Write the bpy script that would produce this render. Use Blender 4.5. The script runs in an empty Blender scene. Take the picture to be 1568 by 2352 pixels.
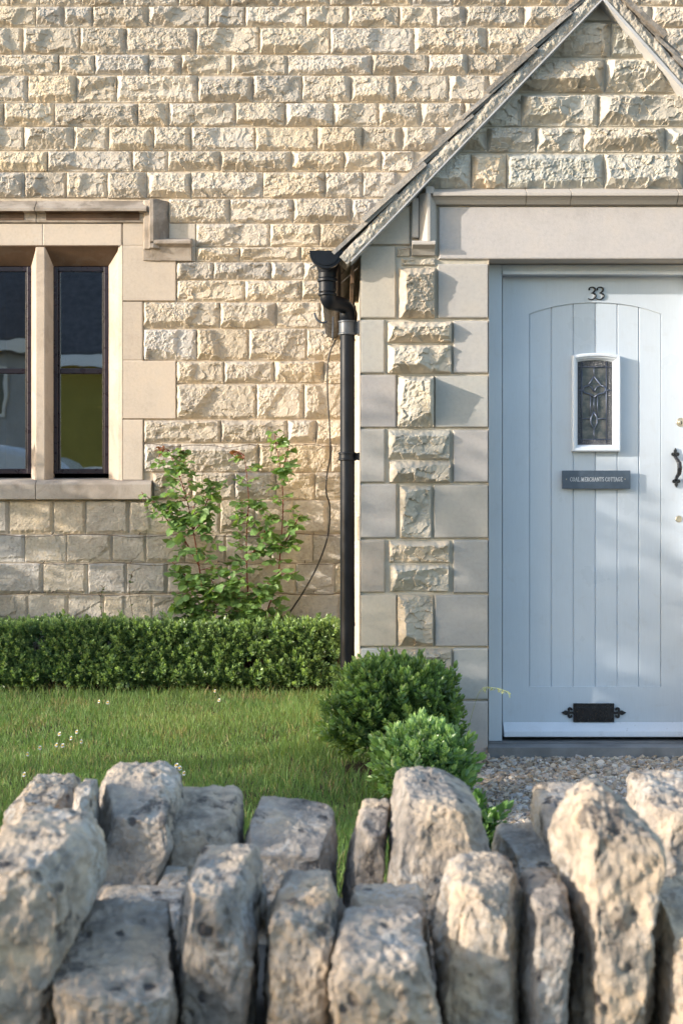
import bpy, math, random
import numpy as np
from mathutils import Vector, Matrix

random.seed(7)
rng = np.random.default_rng(11)
SC = bpy.context.scene
COL = SC.collection
R = math.radians

# ------------------------------------------------------------------ camera, sky, sun, exposure
EYE = 1.05
cam_data = bpy.data.cameras.new("camera")
cam = bpy.data.objects.new("camera", cam_data)
COL.objects.link(cam)
cam.location = (0, 0, EYE)
cam.rotation_euler = (R(90), 0, 0)
cam_data.lens = 50
cam_data.sensor_width = 36
cam_data.clip_start = 0.05
cam_data.clip_end = 2000
cam_data.dof.use_dof = True
cam_data.dof.focus_distance = 7.0
cam_data.dof.aperture_fstop = 5.0
SC.camera = cam

TO_SUN = Vector((-0.913, -0.332, 0.240)).normalized()
SUN_EL = math.asin(TO_SUN.z)
world = bpy.data.worlds.new("World")
SC.world = world
world.use_nodes = True
wn = world.node_tree
for n in list(wn.nodes):
    wn.nodes.remove(n)
w_out = wn.nodes.new("ShaderNodeOutputWorld")
w_bg = wn.nodes.new("ShaderNodeBackground")
w_sky = wn.nodes.new("ShaderNodeTexSky")
w_sky.sky_type = 'NISHITA'
w_sky.sun_disc = False
w_sky.sun_elevation = SUN_EL
w_sky.sun_rotation = math.atan2(TO_SUN.x, TO_SUN.y)
w_sky.air_density = 1.0
w_sky.dust_density = 1.0
w_sky.ozone_density = 1.0
w_bg.inputs[1].default_value = 0.15
wn.links.new(w_sky.outputs[0], w_bg.inputs[0])
wn.links.new(w_bg.outputs[0], w_out.inputs[0])

sun_data = bpy.data.lights.new("sun", 'SUN')
sun_data.energy = 2.1
sun_data.angle = R(0.6)
sun_data.color = (1.0, 0.91, 0.81)
sun = bpy.data.objects.new("sun", sun_data)
COL.objects.link(sun)
sun.location = (-9, -3, 6)
sun.rotation_euler = (-TO_SUN).to_track_quat('-Z', 'Y').to_euler()

SC.view_settings.view_transform = 'Standard'
SC.view_settings.look = 'None'
SC.view_settings.exposure = 1.80
SC.view_settings.gamma = 1
SC.view_settings.use_curve_mapping = False
SC.cycles.max_bounces = 8
SC.cycles.transparent_max_bounces = 12
SC.cycles.use_denoising = True
SC.cycles.sample_clamp_indirect = 6.0

# ------------------------------------------------------------------ measuring helpers
FD = 3266.6
def PX(x, d): return (x - 784.0) / FD * d
def PZ(y, d): return EYE - (y - 1176.0) / FD * d
def P(x, y, d): return (PX(x, d), d, PZ(y, d))
D_WALL = 8.80      # main wall mortar plane
D_PORCH = 6.20     # porch front plane
D_DOOR = 6.36

# ------------------------------------------------------------------ noise
_perm = np.random.default_rng(3).permutation(256)
_perm = np.concatenate([_perm, _perm])
_ang = np.random.default_rng(4).random(512) * 2 * np.pi
_gx, _gy = np.cos(_ang), np.sin(_ang)
def noise2(x, y, seed=0):
    x = np.asarray(x, dtype=np.float64) + seed * 17.31
    y = np.asarray(y, dtype=np.float64) + seed * 9.77
    xi = np.floor(x).astype(int); yi = np.floor(y).astype(int)
    xf = x - xi; yf = y - yi
    u = xf * xf * (3 - 2 * xf); v = yf * yf * (3 - 2 * yf)
    def g(ix, iy, fx, fy):
        h = _perm[(_perm[ix & 255] + iy) & 255]
        return _gx[h] * fx + _gy[h] * fy
    a = g(xi, yi, xf, yf); b = g(xi + 1, yi, xf - 1, yf)
    c = g(xi, yi + 1, xf, yf - 1); d = g(xi + 1, yi + 1, xf - 1, yf - 1)
    return 1.5 * ((a * (1 - u) + b * u) * (1 - v) + (c * (1 - u) + d * u) * v)
_val = np.random.default_rng(5).random(512) * 2 - 1
def noise3(p, seed=0):
    q = p + seed * 13.7
    i = np.floor(q).astype(int); f = q - i
    s = f * f * (3 - 2 * f)
    def h(dx, dy, dz):
        return _val[_perm[(_perm[(_perm[(i[:, 0] + dx) & 255] + i[:, 1] + dy) & 255] + i[:, 2] + dz) & 255]]
    x0 = h(0,0,0) * (1 - s[:, 0]) + h(1,0,0) * s[:, 0]
    x1 = h(0,1,0) * (1 - s[:, 0]) + h(1,1,0) * s[:, 0]
    x2 = h(0,0,1) * (1 - s[:, 0]) + h(1,0,1) * s[:, 0]
    x3 = h(0,1,1) * (1 - s[:, 0]) + h(1,1,1) * s[:, 0]
    return (x0 * (1 - s[:, 1]) + x1 * s[:, 1]) * (1 - s[:, 2]) + (x2 * (1 - s[:, 1]) + x3 * s[:, 1]) * s[:, 2]

def facets2(x, y, seed=0):
    """piecewise planar chips: every cell is a small tilted plane"""
    xi = np.floor(x).astype(int); yi = np.floor(y).astype(int)
    best = np.full(np.shape(x), 9e9); out = np.zeros(np.shape(x))
    for dx in (-1, 0, 1):
        for dy in (-1, 0, 1):
            cx, cy = xi + dx, yi + dy
            h = _perm[(_perm[(cx + seed * 7) & 255] + cy) & 255]; h2 = _perm[(h + 57) & 255]; h3 = _perm[(h + 131) & 255]
            px, py = cx + 0.5 + 0.45 * _val[h], cy + 0.5 + 0.45 * _val[h2]
            d = (x - px) ** 2 + (y - py) ** 2
            v = 0.5 * _val[h3] + 0.9 * _gx[h] * (x - px) + 0.9 * _gy[h] * (y - py)
            m = d < best
            best = np.where(m, d, best); out = np.where(m, v, out)
    return out

# ------------------------------------------------------------------ object helpers
def root_of(o):
    while o.parent is not None:
        o = o.parent
    return o
def tag(o, label=None, cat=None, group=None, kind=None):
    if label: o["label"] = label
    if cat: o["category"] = cat
    if group: o["group"] = group
    if kind: o["kind"] = kind
    return o
def thing(name, loc, label, cat, group=None):
    o = bpy.data.objects.new(name, None)
    COL.objects.link(o)
    o.location = loc
    o.empty_display_size = 0.1
    return tag(o, label, cat, group)
def mesh_obj(name, V, faces, mat, parent=None, smooth=False, col=None, origin=None):
    """V (n,3) in world coordinates; faces = list of int arrays of width 3 or 4."""
    V = np.asarray(V, dtype=np.float64)
    if parent is not None:
        off = np.array(root_of(parent).location)
    elif origin is not None:
        off = np.array(origin, dtype=float)
    else:
        off = np.zeros(3)
    me = bpy.data.meshes.new(name)
    faces = [np.asarray(f, dtype=np.int32) for f in faces if len(f)]
    nl = sum(f.size for f in faces); nf = sum(len(f) for f in faces)
    me.vertices.add(len(V)); me.loops.add(nl); me.polygons.add(nf)
    me.vertices.foreach_set("co", (V - off).astype(np.float32).ravel())
    loops = np.concatenate([f.ravel() for f in faces])
    tot = np.concatenate([np.full(len(f), f.shape[1], dtype=np.int32) for f in faces])
    start = np.concatenate([[0], np.cumsum(tot)[:-1]]).astype(np.int32)
    me.loops.foreach_set("vertex_index", loops)
    me.polygons.foreach_set("loop_start", start)
    me.polygons.foreach_set("loop_total", tot)
    me.polygons.foreach_set("use_smooth", np.full(nf, smooth, dtype=bool))
    me.update(calc_edges=True)
    if col is not None:
        at = me.color_attributes.new("Col", 'FLOAT_COLOR', 'POINT')
        c = np.ones((len(V), 4), dtype=np.float32)
        col = np.asarray(col)
        c[:, :col.shape[1]] = col
        at.data.foreach_set("color", c.ravel())
    me.validate()
    me.materials.append(mat)
    o = bpy.data.objects.new(name, me)
    COL.objects.link(o)
    if parent is not None:
        o.parent = parent
    elif origin is not None:
        o.location = origin
    return o

class MB:
    def __init__(s): s.v = []; s.f = []
    def add(s, vs, fs):
        b = len(s.v); s.v += [tuple(map(float, p)) for p in vs]; s.f += [tuple(i + b for i in f) for f in fs]
    def box(s, x0, x1, y0, y1, z0, z1):
        s.add([(x0,y0,z0),(x1,y0,z0),(x1,y1,z0),(x0,y1,z0),(x0,y0,z1),(x1,y0,z1),(x1,y1,z1),(x0,y1,z1)],
              [(0,3,2,1),(4,5,6,7),(0,1,5,4),(1,2,6,5),(2,3,7,6),(3,0,4,7)])
    def obox(s, c, ax, ay, az):
        c = Vector(c); ax = Vector(ax); ay = Vector(ay); az = Vector(az)
        pts = [c + a*ax + b*ay + e*az for e in (-1,1) for (a,b) in ((-1,-1),(1,-1),(1,1),(-1,1))]
        s.add(pts, [(0,3,2,1),(4,5,6,7),(0,1,5,4),(1,2,6,5),(2,3,7,6),(3,0,4,7)])
    def prism(s, poly, axis, a, b):
        """poly: list of 2-D points in the two other axes (x,z for 'y'; y,z for 'x'; x,y for 'z')"""
        def mk(p, t):
            if axis == 'y': return (p[0], t, p[1])
            if axis == 'x': return (t, p[0], p[1])
            return (p[0], p[1], t)
        n = len(poly)
        s.add([mk(p, a) for p in poly] + [mk(p, b) for p in poly],
              [tuple(range(n))[::-1], tuple(range(n, 2*n))] + [(i, (i+1) % n, n + (i+1) % n, n + i) for i in range(n)])
    def tube(s, path, rad, n=10, caps=True):
        pts = [Vector(p) for p in path]
        rads = rad if isinstance(rad, (list, tuple)) else [rad] * len(pts)
        rings = []
        up = Vector((0.13, 0.97, 0.21)).normalized()
        for i, p in enumerate(pts):
            t = (pts[min(i+1, len(pts)-1)] - pts[max(i-1, 0)]).normalized()
            a = t.cross(up)
            if a.length < 1e-3: a = t.cross(Vector((1,0,0)))
            a.normalize(); b = t.cross(a).normalized()
            rings.append([p + (a*math.cos(2*math.pi*k/n) + b*math.sin(2*math.pi*k/n)) * rads[i] for k in range(n)])
        vs = [q for r_ in rings for q in r_]
        fs = []
        for i in range(len(pts)-1):
            for k in range(n):
                fs.append((i*n+k, i*n+(k+1) % n, (i+1)*n+(k+1) % n, (i+1)*n+k))
        if caps:
            fs.append(tuple(range(n))[::-1]); fs.append(tuple((len(pts)-1)*n + k for k in range(n)))
        s.add(vs, fs)
    def build(s, name, mat, parent=None, smooth=False, bevel=0, origin=None, seg=2):
        off = Vector(root_of(parent).location) if parent is not None else Vector(origin or (0,0,0))
        me = bpy.data.meshes.new(name)
        me.from_pydata([tuple(Vector(p) - off) for p in s.v], [], s.f)
        me.update()
        import bmesh
        bm = bmesh.new(); bm.from_mesh(me)
        bmesh.ops.recalc_face_normals(bm, faces=bm.faces)
        bm.to_mesh(me); bm.free()
        if smooth:
            for p in me.polygons: p.use_smooth = True
        me.materials.append(mat)
        o = bpy.data.objects.new(name, me)
        COL.objects.link(o)
        if parent is not None: o.parent = parent
        else: o.location = off
        if bevel:
            m = o.modifiers.new("bevel", 'BEVEL'); m.width = bevel; m.segments = seg; m.limit_method = 'ANGLE'; m.angle_limit = R(35)
        if smooth and not bevel:
            pass
        return o

def cut_flat(n=24, r=1.0): return [(math.cos(2*math.pi*k/n)*r, math.sin(2*math.pi*k/n)*r) for k in range(n)]

# ------------------------------------------------------------------ materials
class NT:
    def __init__(s, name):
        s.m = bpy.data.materials.new(name); s.m.use_nodes = True
        s.t = s.m.node_tree
        for n in list(s.t.nodes): s.t.nodes.remove(n)
        s.out = s.t.nodes.new("ShaderNodeOutputMaterial")
        s.co = s.t.nodes.new("ShaderNodeTexCoord")
    def n(s, kind, **kw):
        nd = s.t.nodes.new(kind)
        for k, v in kw.items(): setattr(nd, k, v)
        return nd
    def l(s, a, b): s.t.links.new(a, b)
    def noise(s, scale, detail=4, rough=0.55, vec=None, dist=0):
        nd = s.n("ShaderNodeTexNoise"); nd.inputs["Scale"].default_value = scale
        nd.inputs["Detail"].default_value = detail; nd.inputs["Roughness"].default_value = rough
        nd.inputs["Distortion"].default_value = dist
        s.l(vec if vec is not None else s.co.outputs["Object"], nd.inputs["Vector"])
        return nd.outputs["Fac"]
    def voro(s, scale, feature='F1', vec=None, out="Distance"):
        nd = s.n("ShaderNodeTexVoronoi", feature=feature); nd.inputs["Scale"].default_value = scale
        s.l(vec if vec is not None else s.co.outputs["Object"], nd.inputs["Vector"])
        return nd.outputs[out]
    def ramp(s, fac, stops):
        nd = s.n("ShaderNodeValToRGB"); cr = nd.color_ramp
        while len(cr.elements) < len(stops): cr.elements.new(0.5)
        for e, (p, c) in zip(cr.elements, stops):
            e.position = p; e.color = (c, c, c, 1) if not isinstance(c, tuple) else (*c, 1)
        s.l(fac, nd.inputs[0]); return nd.outputs[0]
    def mix(s, fac, a, b, mode='MIX'):
        nd = s.n("ShaderNodeMix", data_type='RGBA', blend_type=mode)
        for sock, v in ((nd.inputs[0], fac), (nd.inputs[6], a), (nd.inputs[7], b)):
            if isinstance(v, (int, float)): sock.default_value = v
            elif isinstance(v, tuple): sock.default_value = (*v, 1)
            else: s.l(v, sock)
        return nd.outputs[2]
    def math(s, op, a, b=0.0):
        nd = s.n("ShaderNodeMath", operation=op)
        for sock, v in ((nd.inputs[0], a), (nd.inputs[1], b)):
            if isinstance(v, (int, float)): sock.default_value = v
            else: s.l(v, sock)
        return nd.outputs[0]
    def attr(s, name="Col"):
        nd = s.n("ShaderNodeAttribute"); nd.attribute_name = name; return nd.outputs["Color"]
    def bump(s, h, strength=0.5, dist=0.004, normal=None):
        nd = s.n("ShaderNodeBump"); nd.inputs["Strength"].default_value = strength; nd.inputs["Distance"].default_value = dist
        s.l(h, nd.inputs["Height"])
        if normal is not None: s.l(normal, nd.inputs["Normal"])
        return nd.outputs[0]
    def pbr(s, color, rough=0.8, normal=None, metal=0, spec=0.3, **kw):
        b = s.n("ShaderNodeBsdfPrincipled")
        if isinstance(color, tuple): b.inputs["Base Color"].default_value = (*color, 1)
        else: s.l(color, b.inputs["Base Color"])
        if isinstance(rough, (int, float)): b.inputs["Roughness"].default_value = rough
        else: s.l(rough, b.inputs["Roughness"])
        b.inputs["Metallic"].default_value = metal
        b.inputs["Specular IOR Level"].default_value = spec
        for k, v in kw.items(): b.inputs[k].default_value = v
        if normal is not None: s.l(normal, b.inputs["Normal"])
        return b.outputs[0]
    def done(s, shader): s.l(shader, s.out.inputs[0]); return s.m

def mat_wallstone(name, lichen=0.35, dark=0.4, bumpk=0.5):
    t = NT(name)
    an = t.n("ShaderNodeAttribute"); an.attribute_name = "Col"
    c = an.outputs["Color"]; al = an.outputs["Alpha"]
    n1 = t.noise(9, 5); n2 = t.noise(60, 4, 0.6); n3 = t.noise(3.2, 4, 0.6)
    c = t.mix(al, c, t.ramp(n1, [(0.25, (0.78, 0.76, 0.74)), (0.5, (1.0, 1.0, 1.0)), (0.75, (1.12, 1.06, 0.96))]), 'MULTIPLY')
    c = t.mix(al, c, t.ramp(n2, [(0.3, 0.82), (0.5, 1.0), (0.7, 1.10)]), 'MULTIPLY')
    # pale grey lichen patches and dark weathering specks
    m = t.math('MULTIPLY', t.ramp(n3, [(0.52, 0.0), (0.66, 1.0)]), t.ramp(t.noise(38, 5, 0.7), [(0.50, 0.0), (0.58, 1.0)]))
    c = t.mix(t.math('MULTIPLY', t.math('MULTIPLY', m, lichen), al), c, (0.52, 0.50, 0.47))
    k = t.math('MULTIPLY', t.ramp(t.noise(4.1, 3, 0.6, dist=0.4), [(0.52, 0.0), (0.68, 1.0)]), t.ramp(t.noise(45, 6, 0.75), [(0.52, 0.0), (0.60, 1.0)]))
    c = t.mix(t.math('MULTIPLY', t.math('MULTIPLY', k, dark), al), c, (0.12, 0.105, 0.095))
    h = t.math('ADD', t.noise(70, 6, 0.7), t.math('MULTIPLY', t.noise(240, 3, 0.6), 0.4))
    return t.done(t.pbr(c, 0.9, t.bump(t.math('MULTIPLY', h, al), bumpk, 0.006), spec=0.2))

def mat_ashlar(name, base, bumpk=0.35, var=0.12, stain=0.0):
    t = NT(name)
    c = t.mix(1.0, base, t.ramp(t.noise(2.4, 4, 0.6), [(0.3, 1 - var), (0.7, 1 + var)]), 'MULTIPLY')
    c = t.mix(1.0, c, t.ramp(t.noise(130, 3, 0.6), [(0.3, 0.93), (0.7, 1.05)]), 'MULTIPLY')
    if stain:
        s_ = t.math('MULTIPLY', t.ramp(t.noise(6, 5, 0.65, dist=0.6), [(0.43 if stain > .7 else 0.50, 0.0), (0.60, 1.0)]), stain)
        c = t.mix(s_, c, (0.16, 0.13, 0.10))
    h = t.math('ADD', t.noise(160, 4, 0.6), t.math('MULTIPLY', t.ramp(t.voro(85), [(0.0, 0.0), (0.22, 1.0)]), 0.8))
    return t.done(t.pbr(c, 0.88, t.bump(h, bumpk, 0.0025), spec=0.2))

def mat_paint(name, base, rough=0.35, bumpk=0.12, chips=0.0):
    t = NT(name)
    mp = t.n("ShaderNodeMapping"); mp.inputs["Scale"].default_value = (30, 30, 2.0)
    t.l(t.co.outputs["Object"], mp.inputs[0])
    grain = t.noise(6, 4, 0.6, vec=mp.outputs[0])
    c = t.mix(1.0, base, t.ramp(t.noise(1.6, 4, 0.6), [(0.3, 0.94), (0.7, 1.04)]), 'MULTIPLY')
    c = t.mix(1.0, c, t.ramp(grain, [(0.3, 0.97), (0.7, 1.02)]), 'MULTIPLY')
    c = t.mix(t.math('MULTIPLY', t.ramp(t.noise(14, 6, 0.75, dist=0.5), [(0.55, 0.0), (0.75, 1.0)]), 0.16), c, (0.30, 0.27, 0.23))
    if chips:
        k = t.ramp(t.noise(55, 5, 0.7), [(0.66, 0.0), (0.69, 1.0)])
        c = t.mix(t.math('MULTIPLY', k, chips), c, (0.14, 0.12, 0.10))
    return t.done(t.pbr(c, t.ramp(t.noise(5, 4), [(0.3, rough - 0.06), (0.7, rough + 0.1)]), t.bump(grain, bumpk, 0.0015), spec=0.4))

def mat_leaf(name, tr=0.35, rough=0.4, spec=0.35):
    t = NT(name)
    c = t.attr()
    c = t.mix(1.0, c, t.ramp(t.noise(140, 2), [(0.3, 0.85), (0.7, 1.12)]), 'MULTIPLY')
    a = t.pbr(c, rough, spec=spec)
    b = t.n("ShaderNodeBsdfTranslucent")
    t.l(t.mix(1.0, c, (1.3, 1.35, 0.5), 'MULTIPLY'), b.inputs[0])
    m = t.n("ShaderNodeMixShader"); m.inputs[0].default_value = tr
    t.l(a, m.inputs[1]); t.l(b.outputs[0], m.inputs[2])
    return t.done(m.outputs[0])

def mat_cope(name, base=(0.37, 0.32, 0.268)):
    t = NT(name)
    g = t.n("ShaderNodeObjectInfo")
    off = t.n("ShaderNodeVectorMath", operation='ADD')
    sc = t.n("ShaderNodeVectorMath", operation='SCALE'); sc.inputs[3].default_value = 23.0
    cx = t.n("ShaderNodeCombineXYZ"); t.l(g.outputs["Random"], cx.inputs[0]); t.l(g.outputs["Random"], cx.inputs[2])
    t.l(cx.outputs[0], sc.inputs[0]); t.l(t.co.outputs["Object"], off.inputs[0]); t.l(sc.outputs[0], off.inputs[1])
    v = off.outputs[0]
    c = t.mix(1.0, base, t.ramp(g.outputs["Random"], [(0.0, (0.85, 0.87, 0.9)), (0.5, (1.0, 0.99, 0.98)), (1.0, (1.15, 1.1, 1.02))]), 'MULTIPLY')
    n1 = t.noise(7, 5, 0.6, v); n2 = t.noise(28, 5, 0.65, v)
    c = t.mix(1.0, c, t.ramp(n1, [(0.32, (0.58, 0.60, 0.63)), (0.5, (1.0, 1.0, 1.0)), (0.68, (1.4, 1.27, 1.08))]), 'MULTIPLY')
    c = t.mix(1.0, c, t.ramp(n2, [(0.3, 0.75), (0.5, 1.0), (0.7, 1.2)]), 'MULTIPLY')
    li = t.math('MULTIPLY', t.ramp(t.noise(5, 4, 0.6, v), [(0.48, 0.0), (0.62, 1.0)]), t.ramp(t.noise(45, 4, 0.7, v), [(0.47, 0.0), (0.56, 1.0)]))
    c = t.mix(t.math('MULTIPLY', li, 0.6), c, (0.52, 0.50, 0.46))
    rust = t.ramp(t.noise(9, 3, 0.5, v, dist=0.5), [(0.66, 0.0), (0.76, 1.0)])
    c = t.mix(t.math('MULTIPLY', rust, 0.45), c, (0.42, 0.26, 0.12))
    # dark pits and black lichen spots
    vd = t.voro(19, vec=v)
    sel = t.ramp(t.noise(12, 2, 0.5, v), [(0.50, 0.0), (0.58, 1.0)])
    wob = t.math('ADD', vd, t.math('MULTIPLY', t.noise(60, 3, 0.6, v), 0.25))
    pit = t.math('MULTIPLY', t.ramp(wob, [(0.30, 1.0), (0.38, 0.0)]), sel)
    blot = t.math('MULTIPLY', t.ramp(t.noise(8, 3, 0.55, v, dist=0.8), [(0.60, 0.0), (0.63, 1.0)]), t.ramp(t.noise(40, 5, 0.75, v), [(0.46, 0.0), (0.54, 1.0)]))
    pit = t.math('MAXIMUM', pit, t.math('MULTIPLY', blot, 0.8))
    c = t.mix(t.math('MULTIPLY', pit, 0.85), c, (0.045, 0.042, 0.045))
    h = t.math('ADD', t.noise(22, 6, 0.68, v), t.math('MULTIPLY', t.noise(90, 5, 0.7, v), 0.45))
    h = t.math('SUBTRACT', h, t.math('MULTIPLY', pit, 0.5))
    return t.done(t.pbr(c, 0.92, t.bump(h, 0.7, 0.022), spec=0.15))

def mat_simple(name, base, rough=0.5, metal=0, spec=0.4, var=0.08, scale=20, bumpk=0.1):
    t = NT(name)
    c = t.mix(1.0, base, t.ramp(t.noise(scale, 4, 0.6), [(0.3, 1 - var), (0.7, 1 + var)]), 'MULTIPLY')
    return t.done(t.pbr(c, t.ramp(t.noise(scale * 0.7, 4), [(0.3, max(0.05, rough - 0.07)), (0.7, rough + 0.08)]),
                        t.bump(t.noise(scale * 6, 3), bumpk, 0.001), metal=metal, spec=spec))

def mat_glass(name, tint=(0.9, 0.95, 1.0), refl=0.2, wav=0.02, scale=3.0):
    t = NT(name)
    nrm = t.bump(t.noise(scale, 2), wav, 0.02)
    g = t.n("ShaderNodeBsdfGlossy"); g.inputs["Roughness"].default_value = 0.01
    t.l(nrm, g.inputs["Normal"])
    tr = t.n("ShaderNodeBsdfTransparent"); tr.inputs[0].default_value = (*tint, 1)
    lw = t.n("ShaderNodeFresnel"); lw.inputs[0].default_value = 1.5
    f = t.math('ADD', t.math('MULTIPLY', lw.outputs[0], 1.0), refl)
    m = t.n("ShaderNodeMixShader"); t.l(f, m.inputs[0]); t.l(tr.outputs[0], m.inputs[1]); t.l(g.outputs[0], m.inputs[2])
    return t.done(m.outputs[0])

M_WALL = mat_wallstone("wall_stone", 0.5, 0.45, 0.65)
M_PORCH = mat_wallstone("porch_stone", 0.25, 0.18, 0.6)
M_SURR = mat_ashlar("window_dressed_stone", (0.45, 0.375, 0.30), 0.5, 0.12, 0.2)
M_STAIN_SHADE = mat_ashlar("sooty_stained_shaded_stone", (0.095, 0.062, 0.042), 0.5, 0.45, 0.3)  # stained stone; in the hood hollow the dark colour also holds overhang shade
M_HOOD = mat_ashlar("weathered_moulding_stone", (0.35, 0.30, 0.25), 0.9, 0.3, 0.75)
M_ASH = mat_ashlar("porch_dressed_stone", (0.43, 0.39, 0.345), 0.15, 0.06)
M_SILL = mat_ashlar("sill_stone", (0.38, 0.33, 0.28), 0.8, 0.2, 0.35)
M_DOOR = mat_paint("pale_blue_paint", (0.49, 0.54, 0.595), 0.32, 0.12)
M_DOORW = mat_paint("white_blue_paint", (0.60, 0.64, 0.69), 0.3, 0.08)
M_CHIP = mat_paint("chipped_paint", (0.62, 0.66, 0.72), 0.45, 0.3, 0.8)
M_BLACK = mat_simple("black_gloss_iron", (0.012, 0.013, 0.016), 0.25, 0, 0.5, 0.2, 40, 0.15)
M_PIPE = mat_simple("black_plastic", (0.008, 0.010, 0.014), 0.42, 0, 0.2, 0.25, 12, 0.08)
M_GREYP = mat_simple("dusty_dark_grey_plastic", (0.06, 0.07, 0.085), 0.42, 0, 0.5, 0.3, 30, 0.1)
M_BRASS = mat_simple("brushed_nickel", (0.50, 0.44, 0.34), 0.35, 0.9, 0.5, 0.1, 60, 0.1)
M_PLATE = mat_simple("slate_plaque", (0.062, 0.085, 0.115), 0.5, 0, 0.4, 0.15, 50, 0.3)
M_LETTER = mat_simple("white_lettering", (0.50, 0.53, 0.56), 0.5)
M_FRAME = mat_simple("dark_brown_window_paint", (0.022, 0.013, 0.018), 0.3, 0, 0.5, 0.3, 30, 0.15)
M_LEAD = mat_simple("lead_came", (0.10, 0.12, 0.17), 0.4, 0.6, 0.5)
M_WOOD = mat_simple("weathered_brown_wood", (0.10, 0.06, 0.035), 0.7, 0, 0.3, 0.4, 14, 0.5)
M_UNDER = mat_simple("pale_grey_board", (0.42, 0.42, 0.42), 0.6, 0, 0.3, .1, 10)
M_SLATE = mat_wallstone("roof_stone_slate", 0.5, 0.5, 0.9)
M_VERGE = mat_wallstone("verge_mortar", 0.5, 0.4, 1.0)
M_STEP = mat_simple("slate_blue_threshold_paint", (0.175, 0.175, 0.178), 0.5, 0, 0.4, 0.3, 9, 0.3)
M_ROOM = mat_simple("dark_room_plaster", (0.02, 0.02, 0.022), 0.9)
M_GLASS = mat_glass("window_glass", (0.75, 0.8, 0.85), 0.21, 0.03, 2.5)
M_WIRE = mat_simple("rusty_wire", (0.16, 0.12, 0.09), 0.55, 0.5)
M_CABLE = mat_simple("black_cable_sheath", (0.012, 0.011, 0.011), 0.4)
M_COPE = mat_cope("weathered_limestone")
M_LEAF = mat_leaf("box_leaf", 0.34, 0.33, 0.5)
M_ROSE = mat_leaf("rose_leaf", 0.35, 0.38, 0.4)
M_GRASS = mat_leaf("grass_blade", 0.4, 0.5, 0.25)
M_STEM = mat_simple("brown_twig", (0.09, 0.06, 0.04), 0.8, 0, 0.2, 0.3, 60, 0.4)
M_RSTEM = mat_simple("red_rose_stem", (0.17, 0.045, 0.03), 0.5, 0, 0.3, 0.3, 60, 0.2)
M_PETAL = mat_simple("white_petal", (0.75, 0.73, 0.72), 0.6)
M_YOLK = mat_simple("yellow_flower_centre", (0.65, 0.42, 0.04), 0.7)
M_PEB = mat_leaf("gravel_stone", 0.0, 0.85, 0.25)

# ------------------------------------------------------------------ ground
def soil_mat():
    t = NT("soil")
    c = t.mix(1.0, (0.075, 0.058, 0.04), t.ramp(t.noise(30, 5, 0.7), [(0.3, 0.5), (0.7, 1.4)]), 'MULTIPLY')
    return t.done(t.pbr(c, 0.95, t.bump(t.noise(45, 6, 0.7), 0.8, 0.02), spec=0.1))
def road_mat():
    t = NT("asphalt")
    c = t.mix(1.0, (0.055, 0.055, 0.057), t.ramp(t.noise(90, 4, 0.7), [(0.3, 0.6), (0.7, 1.5)]), 'MULTIPLY')
    return t.done(t.pbr(c, 0.85, t.bump(t.voro(110), 0.4, 0.004), spec=0.25))
def bed_mat():
    t = NT("gravel_bed")
    c = t.mix(1.0, (0.16, 0.13, 0.10), t.ramp(t.noise(60, 4, 0.7), [(0.3, 0.6), (0.7, 1.4)]), 'MULTIPLY')
    return t.done(t.pbr(c, 0.95, t.bump(t.voro(90), 0.9, 0.01), spec=0.1))
g = MB(); g.box(-400, 400, -400, 400, -0.60, -0.50)
tag(g.build("road", road_mat()), kind="structure")
g = MB(); g.box(-60, 60, 2.75, 70, -0.499, -0.03)
tag(g.build("ground", soil_mat()), kind="structure")
g = MB(); g.box(0.40, 4.2, 3.10, D_PORCH + 0.02, -0.029, -0.024)
tag(g.build("path", bed_mat()), kind="structure")

# ------------------------------------------------------------------ cottage: stone height fields
def smoothstep(a, b, x):
    t = np.clip((x - a) / (b - a), 0, 1); return t * t * (3 - 2 * t)

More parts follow.
